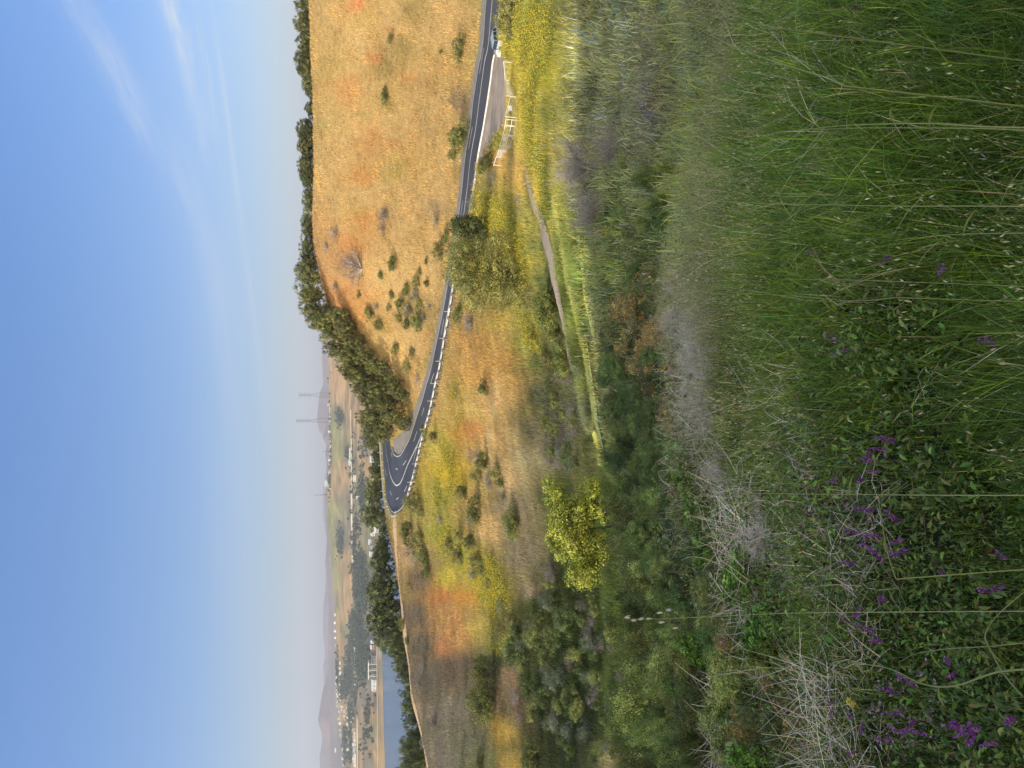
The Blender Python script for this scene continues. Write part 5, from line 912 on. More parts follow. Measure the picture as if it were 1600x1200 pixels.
def vetch():
    g = np.random.default_rng(81); var = []
    for v in range(4):
        p = Parts(); n = 26; t = np.linspace(0, 1, n); ax = np.stack([.012 * np.sin(t * 2), 0 * t, t * .085], 1); a = g.uniform(-1.3, 1.3, n); d = np.stack([np.sin(a), -np.cos(a), -.25 + 0 * a], 1); o = ax + d * .007 * (1.1 - t[:, None] * .5)
        for q in range(2): p.add(*leaves(o + d * .004 + g.normal(size=(n, 3)) * .0012, unit(rand_dirs(n, g) + d * .6), .018 * (1.15 - .6 * t), jitter((.22, .045, .28) if q == 0 else (.36, .16, .40), n, .2, g), .55, g))
        fl = p.mesh('petals'); fl.materials.append(M['petal']); p = Parts(); tt = np.linspace(0, 1, 6)[:, None]; pth = np.array([[0, 0, -.22]]) * (1 - tt) + np.array([[.0, 0, .08]]) * tt + np.array([[.05, 0, 0]]) * tt * (1 - tt); V, Q = tubes(pth[None], np.full((1, 6), .0013), 4); p.add(V, Q, (.16, .22, .08))
        k = 16; lp = pth[g.integers(0, 4, k)] + g.normal(size=(k, 3)) * .02; p.add(*leaves(lp, rand_dirs(k, g), .022, jitter((.13, .18, .07), k, .2, g), .3, g)); st = p.mesh('stalk'); st.materials.append(M['leaf']); var.append((fl, st))
    zones = {
      'low in the dark grass near the right edge': [(1470, 425), (1550, 535), (1570, 875), (1570, 920), (1470, 890), (1480, 1035), (1495, 1055), (1490, 1130), (1500, 1138), (1518, 1130), (1530, 1142), (1510, 1160), (1580, 1125), (1555, 1160), (1400, 1085), (1430, 1070)],
      'in the lower left weeds': [(1380, 935), (1325, 975), (1338, 962), (1365, 990), (1372, 1000), (1130, 998), (1136, 1006), (1330, 1120), (1350, 1135), (1430, 1130), (1415, 1145), (1390, 1160), (1300, 1100), (1405, 1110), (1442, 1148), (1335, 1175)],
      'around the middle of the near slope': [(1235, 700), (1250, 735), (1258, 745), (1265, 758), (1310, 750), (1350, 715), (1360, 722), (1372, 735), (1350, 745), (1340, 800), (1360, 798), (1345, 830), (1372, 835), (1400, 815), (1410, 845), (1375, 870), (1335, 880), (1205, 850), (1395, 690), (1380, 700), (1270, 800), (1420, 860)],
      'in the upper middle of the near grass': [(1150, 365), (1165, 370), (1160, 350), (1190, 382), (1180, 433), (1225, 455), (1235, 470), (1235, 372), (1310, 530), (1172, 360), (1152, 378), (1228, 462), (1280, 395), (1390, 400), (1320, 545)],
      'near the picture\'s top in the grass': [(1345, 12), (1315, 65), (1225, 260), (1228, 285), (1100, 145), (1108, 150), (1180, 28), (1172, 12), (1148, 62), (1155, 66), (1090, 222), (1098, 232), (1148, 236), (1142, 250)]}
    for zn, L_ in zones.items():
        T = []
        for x, y in L_:
            h = NEAR.hit([x], [y])[0]; P = h * .88; P[2] = (h[2] * .88); zf = float(NEAR.z(P[0], P[1])); P[2] = max(P[2], zf + .12); e = bpy.data.objects.new('vetch_flower', None); COL.objects.link(e); e.location = P; d = float(P @ Fv); s = g.uniform(.6, 1.05) * (1 + d * .03)
            e.scale = (s, s, s); e.rotation_euler = (g.normal() * .5, g.normal() * .5, g.uniform(0, 6.28)); tag(e, None, 'flower', 'purple vetch flowers ' + zn); fl, st = var[int(g.integers(0, 4))]; obj('petals', fl, None, e); obj('stalk', st, None, e); T.append(e)
        number_down(T, '{o} purple vetch spike down the picture, ' + zn)
    # the dull mauve drift on the right
    p = Parts()
    for (cx, cy, sx, sy, n) in ((1020, 60, 16, 40, 260), (1015, 190, 18, 40, 320), (1010, 150, 12, 25, 160), (1115, 250, 20, 30, 110), (1170, 380, 20, 40, 120), (1440, 1110, 40, 40, 60), (1360, 790, 40, 60, 60), (1100, 180, 50, 80, 140)):
        q = NEAR.hit(g.normal(cx, sx, n), g.normal(cy, sy, n)); q = q[~np.isnan(q[:, 0])]; n = len(q); r = np.hypot(q[:, 0], q[:, 1])
        for k in range(4): o = q * .97 + g.normal(size=(n, 3)) * np.array([.02, .02, .04]); o[:, 2] += .12; p.add(*leaves(o, unit(rand_dirs(n, g) + [0, -.6, .5]), (.012 + r * .0010) * g.uniform(.6, 1.3, n), jitter((.30, .20, .30), n, .25, g), .6, g))
    obj('vetch_drift', p.mesh('vetch_drift'), M['petal'], label='hazy drift of small mauve vetch blooms in the grass', cat='flowers', kind='stuff')
vetch()
def small_blooms():
    g = np.random.default_rng(91); T = []; p = Parts()
    for k in range(3): p.add(*leaves(g.normal(size=(9, 3)) * .012, unit(rand_dirs(9, g) + [0, -.5, .6]), .02, jitter((.85, .75, .04), 9, .1, g), .8, g))
    fl = p.mesh('petals'); fl.materials.append(M['petal']); p = Parts(); V, Q = tubes(np.array([[[0, 0, -.35], [.02, 0, -.15], [0, 0, 0]]]), np.full((1, 3), .0016), 4); p.add(V, Q, (.18, .24, .07)); st = p.mesh('stalk'); st.materials.append(M['leaf'])
    for x, y in ((1078, 10), (1085, 11), (1068, 21), (1127, 24), (1078, 197), (1236, 396), (1334, 1100)):
        h = NEAR.hit([x], [y])[0] * .95; e = bpy.data.objects.new('mustard_bloom', None); COL.objects.link(e); e.location = h; s = 1 + .06 * float(h @ Fv); e.scale = (s, s, s); tag(e, None, 'flower', 'single yellow blooms in the near grass'); obj('petals', fl, None, e); obj('stalk', st, None, e); T.append(e)
    number_down(T, '{o} lone yellow bloom down the picture in the near grass')
    p = Parts()
    for (cx, cy, sx, sy, n) in ((990, 480, 30, 60, 160), (1010, 620, 28, 50, 150), (1035, 680, 20, 25, 60), (1220, 1050, 18, 20, 60), (1240, 860, 18, 25, 50), (1150, 650, 30, 30, 50), (1235, 1130, 25, 30, 40), (1045, 770, 10, 16, 40)):
        q = NEAR.hit(g.normal(cx, sx, n), g.normal(cy, sy, n)) * .965; q = q[~np.isnan(q[:, 0])]; n = len(q); r = np.hypot(q[:, 0], q[:, 1])
        for k in range(2): p.add(*leaves(q + g.normal(size=(n, 3)) * .006, unit(rand_dirs(n, g) + [0, -.5, .5]), (.010 + r * .0016) * g.uniform(.7, 1.2, n), jitter((.85, .42, .07), n, .12, g), .85, g))
    obj('orange_blooms', p.mesh('orange_blooms'), M['petal'], label='tiny orange blooms sprinkled among the near weeds', cat='flowers', kind='stuff')
small_blooms()
STALKS = [ # label, points (picture x, y, distance along the view), radius, spikelets
 ('long pale oat stalk with white spikelets rising over the lower left gully', [(1620, 955, 1.9), (1450, 956, 2.05), (1240, 958, 2.2), (1100, 964, 2.3), (1030, 967, 2.35), (972, 967, 2.4)], .0016, 'white', [(975, 965), (985, 969), (996, 968), (1008, 967), (1025, 958), (1028, 973), (1050, 982), (1040, 953)]),
 ('pair-mate: longer pale stalk of the tight pair near the top edge', [(1640, 200, 1.5), (1540, 198, 1.55), (1447, 193, 1.6), (1340, 195, 1.7), (1280, 200, 1.8), (1205, 208, 1.9)], .0022, None, []),
 ('straight stalk lying close beside the longer pale pair-mate', [(1640, 206, 1.52), (1540, 201, 1.57), (1447, 200, 1.62), (1340, 200, 1.7), (1270, 203, 1.8)], .0018, None, []),
 ('tall thin bright green stalk crossing the upper grass', [(1640, 323, 1.5), (1520, 322, 1.55), (1400, 322, 1.65), (1290, 320, 1.8), (1195, 318, 1.95), (1080, 312, 2.2)], .0018, 'pale', [(1095, 306), (1110, 316), (1130, 308), (1150, 318)]),
 ('lower thin green stalk ending in the upper right grass', [(1640, 364, 1.5), (1540, 365, 1.6), (1470, 368, 1.7), (1400, 375, 1.8)], .0016, None, []),
 ('very long straight stalk across the middle of the near slope', [(1640, 774, 1.5), (1500, 774, 1.6), (1380, 773, 1.75), (1270, 772, 1.95), (1180, 771, 2.1), (1120, 771, 2.3)], .0019, 'pale', [(1130, 766), (1150, 776), (1165, 768), (1300, 776), (1320, 769)]),
 ('thick flat green blade slanting down from the picture\'s top edge', [(1320, 135, 1.8), (1290, 121, 1.9), (1235, 104, 2.1), (1160, 78, 2.4), (1100, 50, 2.7)], .0034, None, []),
 ('thin slanting stalk with a leaf joint high in the picture', [(1220, 45, 2.4), (1190, 38, 2.6), (1140, 22, 2.9), (1075, 10, 3.2)], .0026, None, []),
 ('pinkish bare stalk crossing below the upper grass', [(1430, 441, 1.8), (1350, 438, 1.95), (1280, 437, 2.1), (1210, 436, 2.3)], .0014, None, []),
 ('green stalk rising through the middle of the upper grass', [(1400, 465, 1.8), (1330, 470, 2.0), (1230, 462, 2.3), (1150, 459, 2.6)], .0017, None, []),
 ('zigzag jointed oat stem bending down the middle of the weeds', [(1400, 905, 2.2), (1390, 875, 2.25), (1382, 840, 2.3), (1376, 800, 2.35), (1372, 780, 2.4)], .0026, None, []),
 ('arching green blade curling across the lower weeds', [(1640, 1045, 1.5), (1560, 1050, 1.6), (1490, 1072, 1.7), (1440, 1068, 1.8), (1390, 1045, 1.95), (1330, 1035, 2.1)], .003, None, []),
 ('diagonal jointed stem at the lower right corner', [(1600, 1090, 1.6), (1570, 1055, 1.7), (1545, 1010, 1.8), (1540, 990, 1.82), (1560, 960, 1.85), (1600, 925, 1.85)], .0026, None, []),
 ('thin arching stalk low in the weeds beside the purple flowers', [(1550, 1010, 1.8), (1480, 1014, 1.95), (1430, 1022, 2.1), (1405, 1035, 2.2)], .0016, None, []),
 ('slender stalk above the dead brush with pale spikelets', [(1260, 470, 3.4), (1180, 455, 3.7), (1100, 446, 4.0), (1030, 440, 4.3), (1000, 430, 4.5)], .0017, 'white', [(1003, 428), (1012, 432), (1025, 438), (1055, 432), (1072, 437), (1085, 438)]),
]
def stalks():
    g = np.random.default_rng(95)
    for lab, pts, rad, sp, spots in STALKS:
        lab = lab.replace('pair-mate: ', '').replace('pair-mate', 'stalk'); A = np.array([ray(x, y) / np.linalg.norm(ray(x, y)) * d for x, y, d in pts]); A = catmull(A, 40); base = A[0]; z = float(NEAR.z(base[0], base[1]))
        if base[2] > z: A = np.concatenate([[[base[0], base[1], z - .03]], A])
        o0 = A[0].copy(); e = bpy.data.objects.new('grass_stalk', None); COL.objects.link(e); e.location = o0; tag(e, lab, 'grass stalk'); A = A - o0; n = len(A); p = Parts(); V, Q = tubes(A[None], (rad * .72 * (1 - .55 * np.linspace(0, 1, n)))[None], 5); p.add(V, Q, (.34, .38, .14) if sp != 'white' else (.42, .42, .22)); obj('stem', p.mesh('stem', True), M['petal'], e)
        p = Parts(); k = n // 2; b = A[k]; d1 = unit(g.normal(size=3) * [1, .4, .3] + np.array([0, 0, .2])); c = b + np.linspace(0, 1, 9)[:, None] * d1 * .05 + np.array([0, 0, -1]) * (np.linspace(0, 1, 9)[:, None] ** 2) * .03; w = .0022 * np.sin(np.linspace(.25, 3.1, 9))[:, None]; sd = np.array([0, .3, 1.0]); Vv = np.stack([c - sd * w, c + sd * w], 1).reshape(-1, 3); p.add(Vv, [grid_faces(9, 2)], (.26, .33, .08)); obj('leaf', p.mesh('leaf_blade'), M['grass'], e)
        for x, y in spots:
            p = Parts(); dd = np.interp(x, sorted([q[0] for q in pts]), [q[2] for q in sorted(pts)]); P = ray(x, y) / np.linalg.norm(ray(x, y)) * dd - o0; j = np.argmin(((A - P) ** 2).sum(1)); at = A[j]; V, Q = tubes(np.array([[at, (at + P) / 2 + [0, 0, .004], P]]), np.full((1, 3), .0005), 3); p.add(V, Q, (.4, .42, .2))
            cc = (.85, .83, .70) if sp == 'white' else (.5, .52, .26)
            for s_ in (-1, 1): dn = unit(np.array([.12 * s_, .1, -1.0]) + g.normal(size=3) * .08); L_ = .024; sd = unit(np.cross(dn, [0, 1, .2])); V = np.array([P, P + dn * L_ * .4 + sd * .0032, P + dn * L_, P + dn * L_ * .4 - sd * .0032]); p.add(V, [np.array([[0, 1, 2, 3]])], cc)
            obj('spikelet', p.mesh('spikelet'), M['petal'], e)
stalks()
# ---------------------------------------------------------------- built things near the road
class Box:
    def __init__(s): s.V = []; s.F = []
    def box(s, c, d, rz=0, taper=1.0):
        b = len(s.V); ca, sa = math.cos(rz), math.sin(rz)
        for z in (-1, 1):
            k = taper if z > 0 else 1
            for x, y in ((-1, -1), (1, -1), (1, 1), (-1, 1)): X, Y = x * d[0] / 2 * k, y * d[1] / 2 * k; s.V.append((c[0] + X * ca - Y * sa, c[1] + X * sa + Y * ca, c[2] + z * d[2] / 2))
        s.F += [(b, b + 3, b + 2, b + 1), (b + 4, b + 5, b + 6, b + 7)] + [(b + i, b + (i + 1) % 4, b + 4 + (i + 1) % 4, b + 4 + i) for i in range(4)]
    def rod(s, a, c, r, n=6):
        a = np.array(a, float); c = np.array(c, float); V, Q = tubes(np.array([[a, c]]), np.array([[r, r]]), n); b = len(s.V); s.V += [tuple(v) for v in V.reshape(-1, 3)]; s.F += [tuple(int(i) + b for i in q[0]) for q in Q]
        s.F += [tuple(b + i for i in range(n))[::-1], tuple(b + n + i for i in range(n))]
    def quad(s, P): b = len(s.V); s.V += [tuple(p) for p in P]; s.F.append(tuple(range(b, b + len(P))))
    def mesh(s, name, bevel=0.0):
        me = bpy.data.meshes.new(name); me.from_pydata(s.V, [], s.F); me.validate(); me.update(); return me
def empty(name, loc, label, cat, group=None, rz=0):
    e = bpy.data.objects.new(name, None); COL.objects.link(e); e.location = loc; e.rotation_euler = (0, 0, rz); return tag(e, label, cat, group)
def edge_line(which, t0, t1, out=0.0, n=400):
    """a line along the road edge, moved outwards, between two fractions"""
    G = ROADG[:, -1] if which == 'outer' else ROADG[:, 0]; H = ROADG[:, -2] if which == 'outer' else ROADG[:, 1]; d = unit((G - H) * [1, 1, 0]); L_ = G + d * out; i0, i1 = int(t0 * (len(L_) - 1)), int(t1 * (len(L_) - 1)); L_ = L_[i0:i1 + 1]
    s = np.concatenate([[0], np.cumsum(np.linalg.norm(np.diff(L_, axis=0), axis=1))]); return L_, s
def at_len(L_, s, q): return np.stack([np.interp(q, s, L_[:, k]) for k in range(3)], -1)
def find_t(which, y):
    G = ROADG[:, -1]; x_, y_ = project(G); i = int(np.argmin(np.abs(y_ - y) + (0 if True else 0))); return i / (len(G) - 1)
def rails():
    xo, yo = project(ROADG[:, -1]); tip = int(np.argmax(yo)); N = len(xo) - 1; i0 = int(np.argmin(np.abs(yo[:tip] - 436))); i1 = int(np.argmin(np.abs(yo[:tip] - 778)))
    for nm, a, b, lab, pm, ph, sp, rw, mat in (('guard_rail', i0 / N, i1 / N, 'white guard rail on dark posts along the near side of the curving road', M['wood'], .95, 2.3, .34, M['railw']), ('guard_rail', (tip - 4) / N, 1.0, 'silver guard rail sweeping round the far side of the bend', M['galv'], .85, 2.5, .36, M['galv'])):
        L_, s = edge_line('outer', a, b, .45); o0 = L_[0].copy(); e = empty(nm, o0, lab, 'guard rail'); q = np.arange(0, s[-1], .8); C = at_len(L_, s, q) - o0; d = unit(np.gradient(C, axis=0) * [1, 1, 0]); nrm = np.stack([-d[:, 1], d[:, 0], 0 * d[:, 0]], 1)
        prof = [(-.02, .42), (.05, .50), (-.02, .60), (-.02, .66), (.05, .76), (-.02, .42 + rw), (-.05, .42 + rw), (-.05, .42)]; V = np.stack([C + nrm * p_ + np.array([0, 0, z_]) for p_, z_ in prof], 1); obj('rail', mesh_np('rail', V.reshape(-1, 3), [np.concatenate([grid_faces(len(C), 8), np.stack([np.arange(len(C) - 1) * 8 + 7, np.arange(len(C) - 1) * 8, np.arange(len(C) - 1) * 8 + 8, np.arange(len(C) - 1) * 8 + 15], 1)])]), mat, e)
        B = Box(); B.box((0, 0, ph / 2 - .3), (.42 if mat is M['railw'] else .2, .26, ph + .1)); me = B.mesh('post'); me.materials.append(pm); q = np.arange(.5, s[-1], sp)[:98]; C = at_len(L_, s, q)
        for c_, dd in zip(C, np.gradient(C, axis=0)): p_ = bpy.data.objects.new('post', me); COL.objects.link(p_); p_.parent = e; a_ = math.atan2(dd[1], dd[0]); n_ = np.array([math.sin(a_), -math.cos(a_), 0]) * (.18); p_.location = Vector(c_ - o0 + (-n_ * 1.1 if mat is M['railw'] else -n_ * .8)); p_.rotation_euler = (0, 0, a_)
        T = []; base = None; ys = (438, 488, 528, 562, 600, 627, 672, 700, 722, 752) if mat is M['railw'] else (793, 781, 766, 747, 728, 708, 694)
        for yy in ys:
            _, yl = project(L_); j = int(np.argmin(np.abs(yl - yy) + (0 if mat is M['railw'] else 0))); c_ = L_[j]
            m_ = empty('marker_post', c_ + [0, 0, -.1], None, 'marker post', 'tall white marker posts standing along the ' + ('near' if mat is M['railw'] else 'far') + ' guard rail')
            B = Box(); B.box((0, 0, .75), (.07, .05, 1.6)); obj('pole', B.mesh('pole'), M['white'], m_); B = Box(); B.box((0, 0, 1.42), (.10, .07, .18)); obj('reflector', B.mesh('reflector'), M['galv'], m_); T.append(m_)
        number_down(T, '{o} white marker post down the picture on the ' + ('near' if mat is M['railw'] else 'far') + ' guard rail')
rails()
def kerb_line():
    """pale kerb along the pullout"""
    xo, yo = project(ROADG[:, -1]); N = len(xo) - 1; tip = int(np.argmax(yo)); a = int(np.argmin(np.abs(yo[:tip] - 84))); b = int(np.argmin(np.abs(yo[:tip] - 305))); L_ = ROADG[a:b, -1]; H = ROADG[a:b, -2]; d = unit((L_ - H) * [1, 1, 0]); V = np.stack([L_ - d * .05 + [0, 0, -.2], L_ - d * .05 + [0, 0, .14], L_ + d * .22 + [0, 0, .14], L_ + d * .22 + [0, 0, -.2]], 1)
    obj('kerb', mesh_np('kerb', V.reshape(-1, 3), [grid_faces(len(L_), 4)]), M['white'], kind='structure')
kerb_line()
def wire_fence():
    """painted pipe fence and gate beside the pullout; every run of pipe follows posts standing on the ground"""
    def gp(x, y): return ground_px([(x, y)])[0]
    def top(P, xt, y): """height above foot that shows at picture x = xt"""; q = at_Y(xt, y, P[1]); return max(q[2] - P[2], .5)
    runs = [ # label, posts (foot x, y, top x), mid rail?
     ('longest white pipe fence panel pair beside the gravel pullout, uppermost', [(803, 98, 786.5), (801, 126, 789), (808, 151, 790.5)], False, 'pipe_fence', 'fence'),
     ('white pipe fence panel carrying a small white notice, beside the pullout', [(811, 152, 797), (811, 184, 789)], False, 'pipe_fence', 'fence'),
     ('narrow white double panel between fence and gate', [(810, 188, 790), (809, 197, 788.5)], True, 'pipe_fence', 'fence'),
     ('white pipe gate with a middle bar, beside the pullout', [(808, 198, 788.5), (805, 212, 786)], True, 'pipe_gate', 'gate'),
     ('second white pipe gate leaf with a small notice, lower one', [(804, 214, 785), (799, 229, 781)], True, 'pipe_gate', 'gate'),
     ('last white fence panel with slanting brace running down from the gate', [(798, 231, 781), (788, 246, 775), (786, 259, 771)], 'brace', 'pipe_fence', 'fence')]
    for lab, ps, mid, nm, cat in runs:
        F_ = []; Hh = []
        for xf, y, xt in ps: P = gp(xf, y); F_.append(P); Hh.append(top(P, xt, y))
        o0 = F_[0].copy(); e = empty(nm, o0, lab, cat)
        for P, h in zip(F_, Hh): B = Box(); B.rod(P - o0 - [0, 0, .3], P - o0 + [0, 0, h], .05, 8); obj('post', B.mesh('post'), M['pipe'], e)
        for i in range(len(F_) - 1):
            a, b = F_[i] - o0, F_[i + 1] - o0; ha, hb = Hh[i], Hh[i + 1]; B = Box(); B.rod(a + [0, 0, ha - .04], b + [0, 0, hb - .04], .042, 8); obj('rail', B.mesh('rail'), M['pipe'], e)
            if mid is True: B = Box(); B.rod(a + [0, 0, ha * .5], b + [0, 0, hb * .5], .035, 8); B.rod(a + [0, 0, ha * .12], b + [0, 0, hb * .12], .03, 8); obj('middle_rail', B.mesh('middle_rail'), M['pipe'], e)
            if mid == 'brace' and i == 0: B = Box(); B.rod(a + [0, 0, ha], b + [0, 0, .05], .035, 8); obj('brace', B.mesh('brace'), M['pipe'], e)
            n = int(np.linalg.norm(b - a) / .16); B = []
            P = []
            for k in range(n):
                for s_ in (0, 1):
                    u0 = k / n; u1 = (k + 4) / n if s_ else (k - 4) / n; u1c = min(max(u1, 0), 1); f = abs((u1c - u0) / (4 / n)) if n else 1
                    A_ = a + (b - a) * u0 + [0, 0, .05]; C_ = a + (b - a) * u1c + [0, 0, .05 + (ha * (1 - u1c) + hb * u1c - .1) * f]; P.append([A_, C_])
            if P: V, Q = tubes(np.array(P), np.full((len(P), 2), .0045), 3); obj('wire_mesh', mesh_np('wire_mesh', V.reshape(-1, 3), [np.concatenate(Q)]), M['pipe'], e)
    for x, y, w, h, lab in ((797, 169, .55, .42, 'small white notice wired on the fence panel by the pullout'), (788, 217, .4, .35, 'small white notice on the lower gate leaf')):
        P = gp(808 if y < 200 else 802, y); B = Box(); B.box((0, 0, 0), (w, .03, h)); q = at_Y(x, y, P[1] - .12); obj('notice', B.mesh('notice'), M['white'], None, lab, 'notice').location = Vector(q)
    for (xf, y, xt, lab) in ((792, 57, 780, 'thin white post standing beside the parked wagon'), (805, 58, 792, 'white post in the mustard just below the parked wagon')):
        P = gp(xf, y); e = empty('white_post', P, lab, 'post'); h = top(P, xt, y); B = Box(); B.rod((0, 0, -.2), (0, 0, h), .06, 8); obj('pole', B.mesh('pole'), M['white'], e)
    P = gp(794, 69); e = empty('round_sign', P, 'round white sign beside the parked wagon', 'sign'); B = Box(); B.rod((0, 0, -.2), (0, 0, .9), .04, 6); obj('pole', B.mesh('pole'), M['galv'], e); B = Box(); B.rod((0, -.02, .95), (0, .03, .95), .36, 20); obj('plate', B.mesh('plate'), M['white'], e)
    P = gp(783, 82); e = empty('end_barrier', P, 'short white end barrier behind the parked wagon', 'barrier'); B = Box(); B.box((0, 0, .35), (.7, .5, .8), 0, .6); obj('block', B.mesh('block'), M['white'], e); B = Box(); B.box((-.5, -.5, .3), (.25, 1.0, .7), .3, .7); obj('wing', B.mesh('wing'), M['white'], e)
wire_fence()
def wagon():
    A = ground_px([(784, 80)])[0]; Bp = ground_px([(786, 35)])[0]; c = (A + Bp) / 2; d = Bp - A; rz = math.atan2(d[1], d[0]); L_ = 4.5
    e = empty('parked_wagon', (c[0], c[1], float(NEAR.z(c[0], c[1])) + .07), 'silver blue station wagon parked beside the road at the pullout', 'car', None, rz)
    def mt(n, c, r=.3, me=0.0): m_ = plain_mat(n, c, r, me, 3, .04); return m_
    body = mt('silver_blue_paint', (.42, .52, .58), .28, .35); glass = mt('car_glass', (.03, .045, .06), .08); black = mt('black_rubber', (.02, .02, .02), .8); chrome = mt('bright_trim', (.7, .7, .7), .25, .8); lamp = mt('lamp_lens', (.75, .72, .65), .2); red = mt('rear_lens', (.4, .02, .02), .25)
    # side outline, front towards +x
    lower = [(-2.25, .35), (-2.28, .75), (-2.22, .98), (1.05, 1.0), (1.9, .88), (2.2, .7), (2.25, .38)]
    def loft(outline, w0, w1, name, mat, inset=0):
        n = len(outline); bm = bpy.data.meshes.new(name); V = []; ys = [-w0, -w1, w1, w0]
        V = [(x, s * (w0 if z < .8 else w1), z) for s in (-1, 1) for x, z in outline]; F = [tuple(range(n))[::-1], tuple(range(n, 2 * n))] + [(i, (i + 1) % n, n + (i + 1) % n, n + i) for i in range(n)]
        bm.from_pydata(V, [], F); bm.update(); o = obj(name, bm, mat, e); b = o.modifiers.new('bevel', 'BEVEL'); b.width = .05; b.segments = 3; return o
    loft(lower, .90, .84, 'body', body)
    loft([(-2.12, .99), (-1.95, 1.42), (.35, 1.46), (1.05, 1.01)], .80, .70, 'windows', glass)
    B = Box(); B.box((-.78, 0, 1.485), (2.35, 1.32, .06), 0, .93); o = obj('roof', B.mesh('roof'), body, e); b = o.modifiers.new('bevel', 'BEVEL'); b.width = .03; b.segments = 2
    for x in (-1.98, -1.0, -.12, .78): 
        B = Box()
        for s_ in (-1, 1): xo = {-1.98: .12, .78: -.42}.get(x, 0); B.rod((x, s_ * .80, .98), (x + xo, s_ * .70, 1.47), .035, 4)
        obj('pillar', B.mesh('pillar'), body, e)
    for s_ in (-1, 1): B = Box(); B.rod((-1.8, s_ * .58, 1.56), (.2, s_ * .58, 1.56), .025, 6); B.rod((-1.7, s_ * .58, 1.5), (-1.7, s_ * .58, 1.56), .02, 4); B.rod((.1, s_ * .58, 1.5), (.1, s_ * .58, 1.56), .02, 4); obj('roof_rail', B.mesh('roof_rail'), chrome, e)
    for x in (-1.4, 1.38):
        for s_ in (-1, 1):
            B = Box(); B.rod((x, s_ * .68, .31), (x, s_ * .92, .31), .32, 18); w = obj('wheel', B.mesh('tyre'), black, e); B = Box(); B.rod((x, s_ * .90, .31), (x, s_ * .935, .31), .19, 14); obj('rim', B.mesh('rim'), chrome, w)
    for s_ in (-1, 1):
        B = Box(); B.box((2.17, s_ * .62, .68), (.14, .34, .14)); obj('headlight', B.mesh('headlight'), lamp, e); B = Box(); B.box((-2.26, s_ * .70, .82), (.06, .2, .26)); obj('rear_light', B.mesh('rear_light'), red, e); B = Box(); B.box((.72, s_ * .95, 1.02), (.14, .18, .12)); obj('mirror', B.mesh('mirror'), body, e)
        B = Box(); B.box((-.55, s_ * .905, .72), (.02, .02, .5)); B.box((.35, s_ * .905, .72), (.02, .02, .5)); obj('door_seam', B.mesh('door_seam'), black, e)
    B = Box(); B.box((2.27, 0, .45), (.06, 1.7, .16)); B.box((-2.3, 0, .48), (.06, 1.7, .18)); obj('bumper', B.mesh('bumper'), black, e)
wagon()
# ---------------------------------------------------------------- the far shore: houses, works, towers
def fhit(x, y):
    for k in np.arange(0, 12, .5):
        h = FAR.hit([x + k], [y], 1400)[0]
        if not np.isnan(h[0]): return h
    return at_Y(x, y, 2500)
HV = []
def house_mesh(w, d, h, roof):
    B = Box(); B.box((0, 0, h / 2 - 1), (w, d, h + 2)); me = B.mesh('house'); V = [v.co[:] for v in me.vertices]; F = [tuple(p.vertices) for p in me.polygons]; b = len(V); o = .5
    V += [(-w / 2 - o, -d / 2 - o, h), (w / 2 + o, -d / 2 - o, h), (w / 2 + o, d / 2 + o, h), (-w / 2 - o, d / 2 + o, h), (-w / 2 - o, 0, h + d * .28), (w / 2 + o, 0, h + d * .28)]; R = [(b, b + 1, b + 5, b + 4), (b + 2, b + 3, b + 4, b + 5), (b, b + 4, b + 3), (b + 1, b + 2, b + 5), (b, b + 3, b + 2, b + 1)]
    nb = len(F); b2 = len(V); W_ = []
    for i in range(3):
        x = -w / 2 + w * (i + .5) / 3; V += [(x - 1, -d / 2 - .04, h * .35), (x + 1, -d / 2 - .04, h * .35), (x + 1, -d / 2 - .04, h * .75), (x - 1, -d / 2 - .04, h * .75)]; W_.append((b2, b2 + 1, b2 + 2, b2 + 3)); b2 += 4
    m2 = bpy.data.meshes.new('house'); m2.from_pydata(V, [], F + R + W_); m2.materials.append(M['hwall']); m2.materials.append(roof); m2.materials.append(M['hglass'])
    for i, p in enumerate(m2.polygons): p.material_index = 0 if i < nb else (1 if i < nb + 5 else 2)
    return m2
M['hwall'] = plain_mat('house_wall', (.8, .78, .72), .8, 0, .1, .06, objcol=True); M['hglass'] = plain_mat('house_window', (.06, .07, .09), .2); M['roofa'] = plain_mat('grey_roof', (.22, .21, .22), .9, 0, .3, .2); M['roofb'] = plain_mat('tan_roof', (.42, .30, .22), .9, 0, .3, .2); M['roofc'] = plain_mat('pale_roof', (.62, .60, .58), .8, 0, .3, .1)
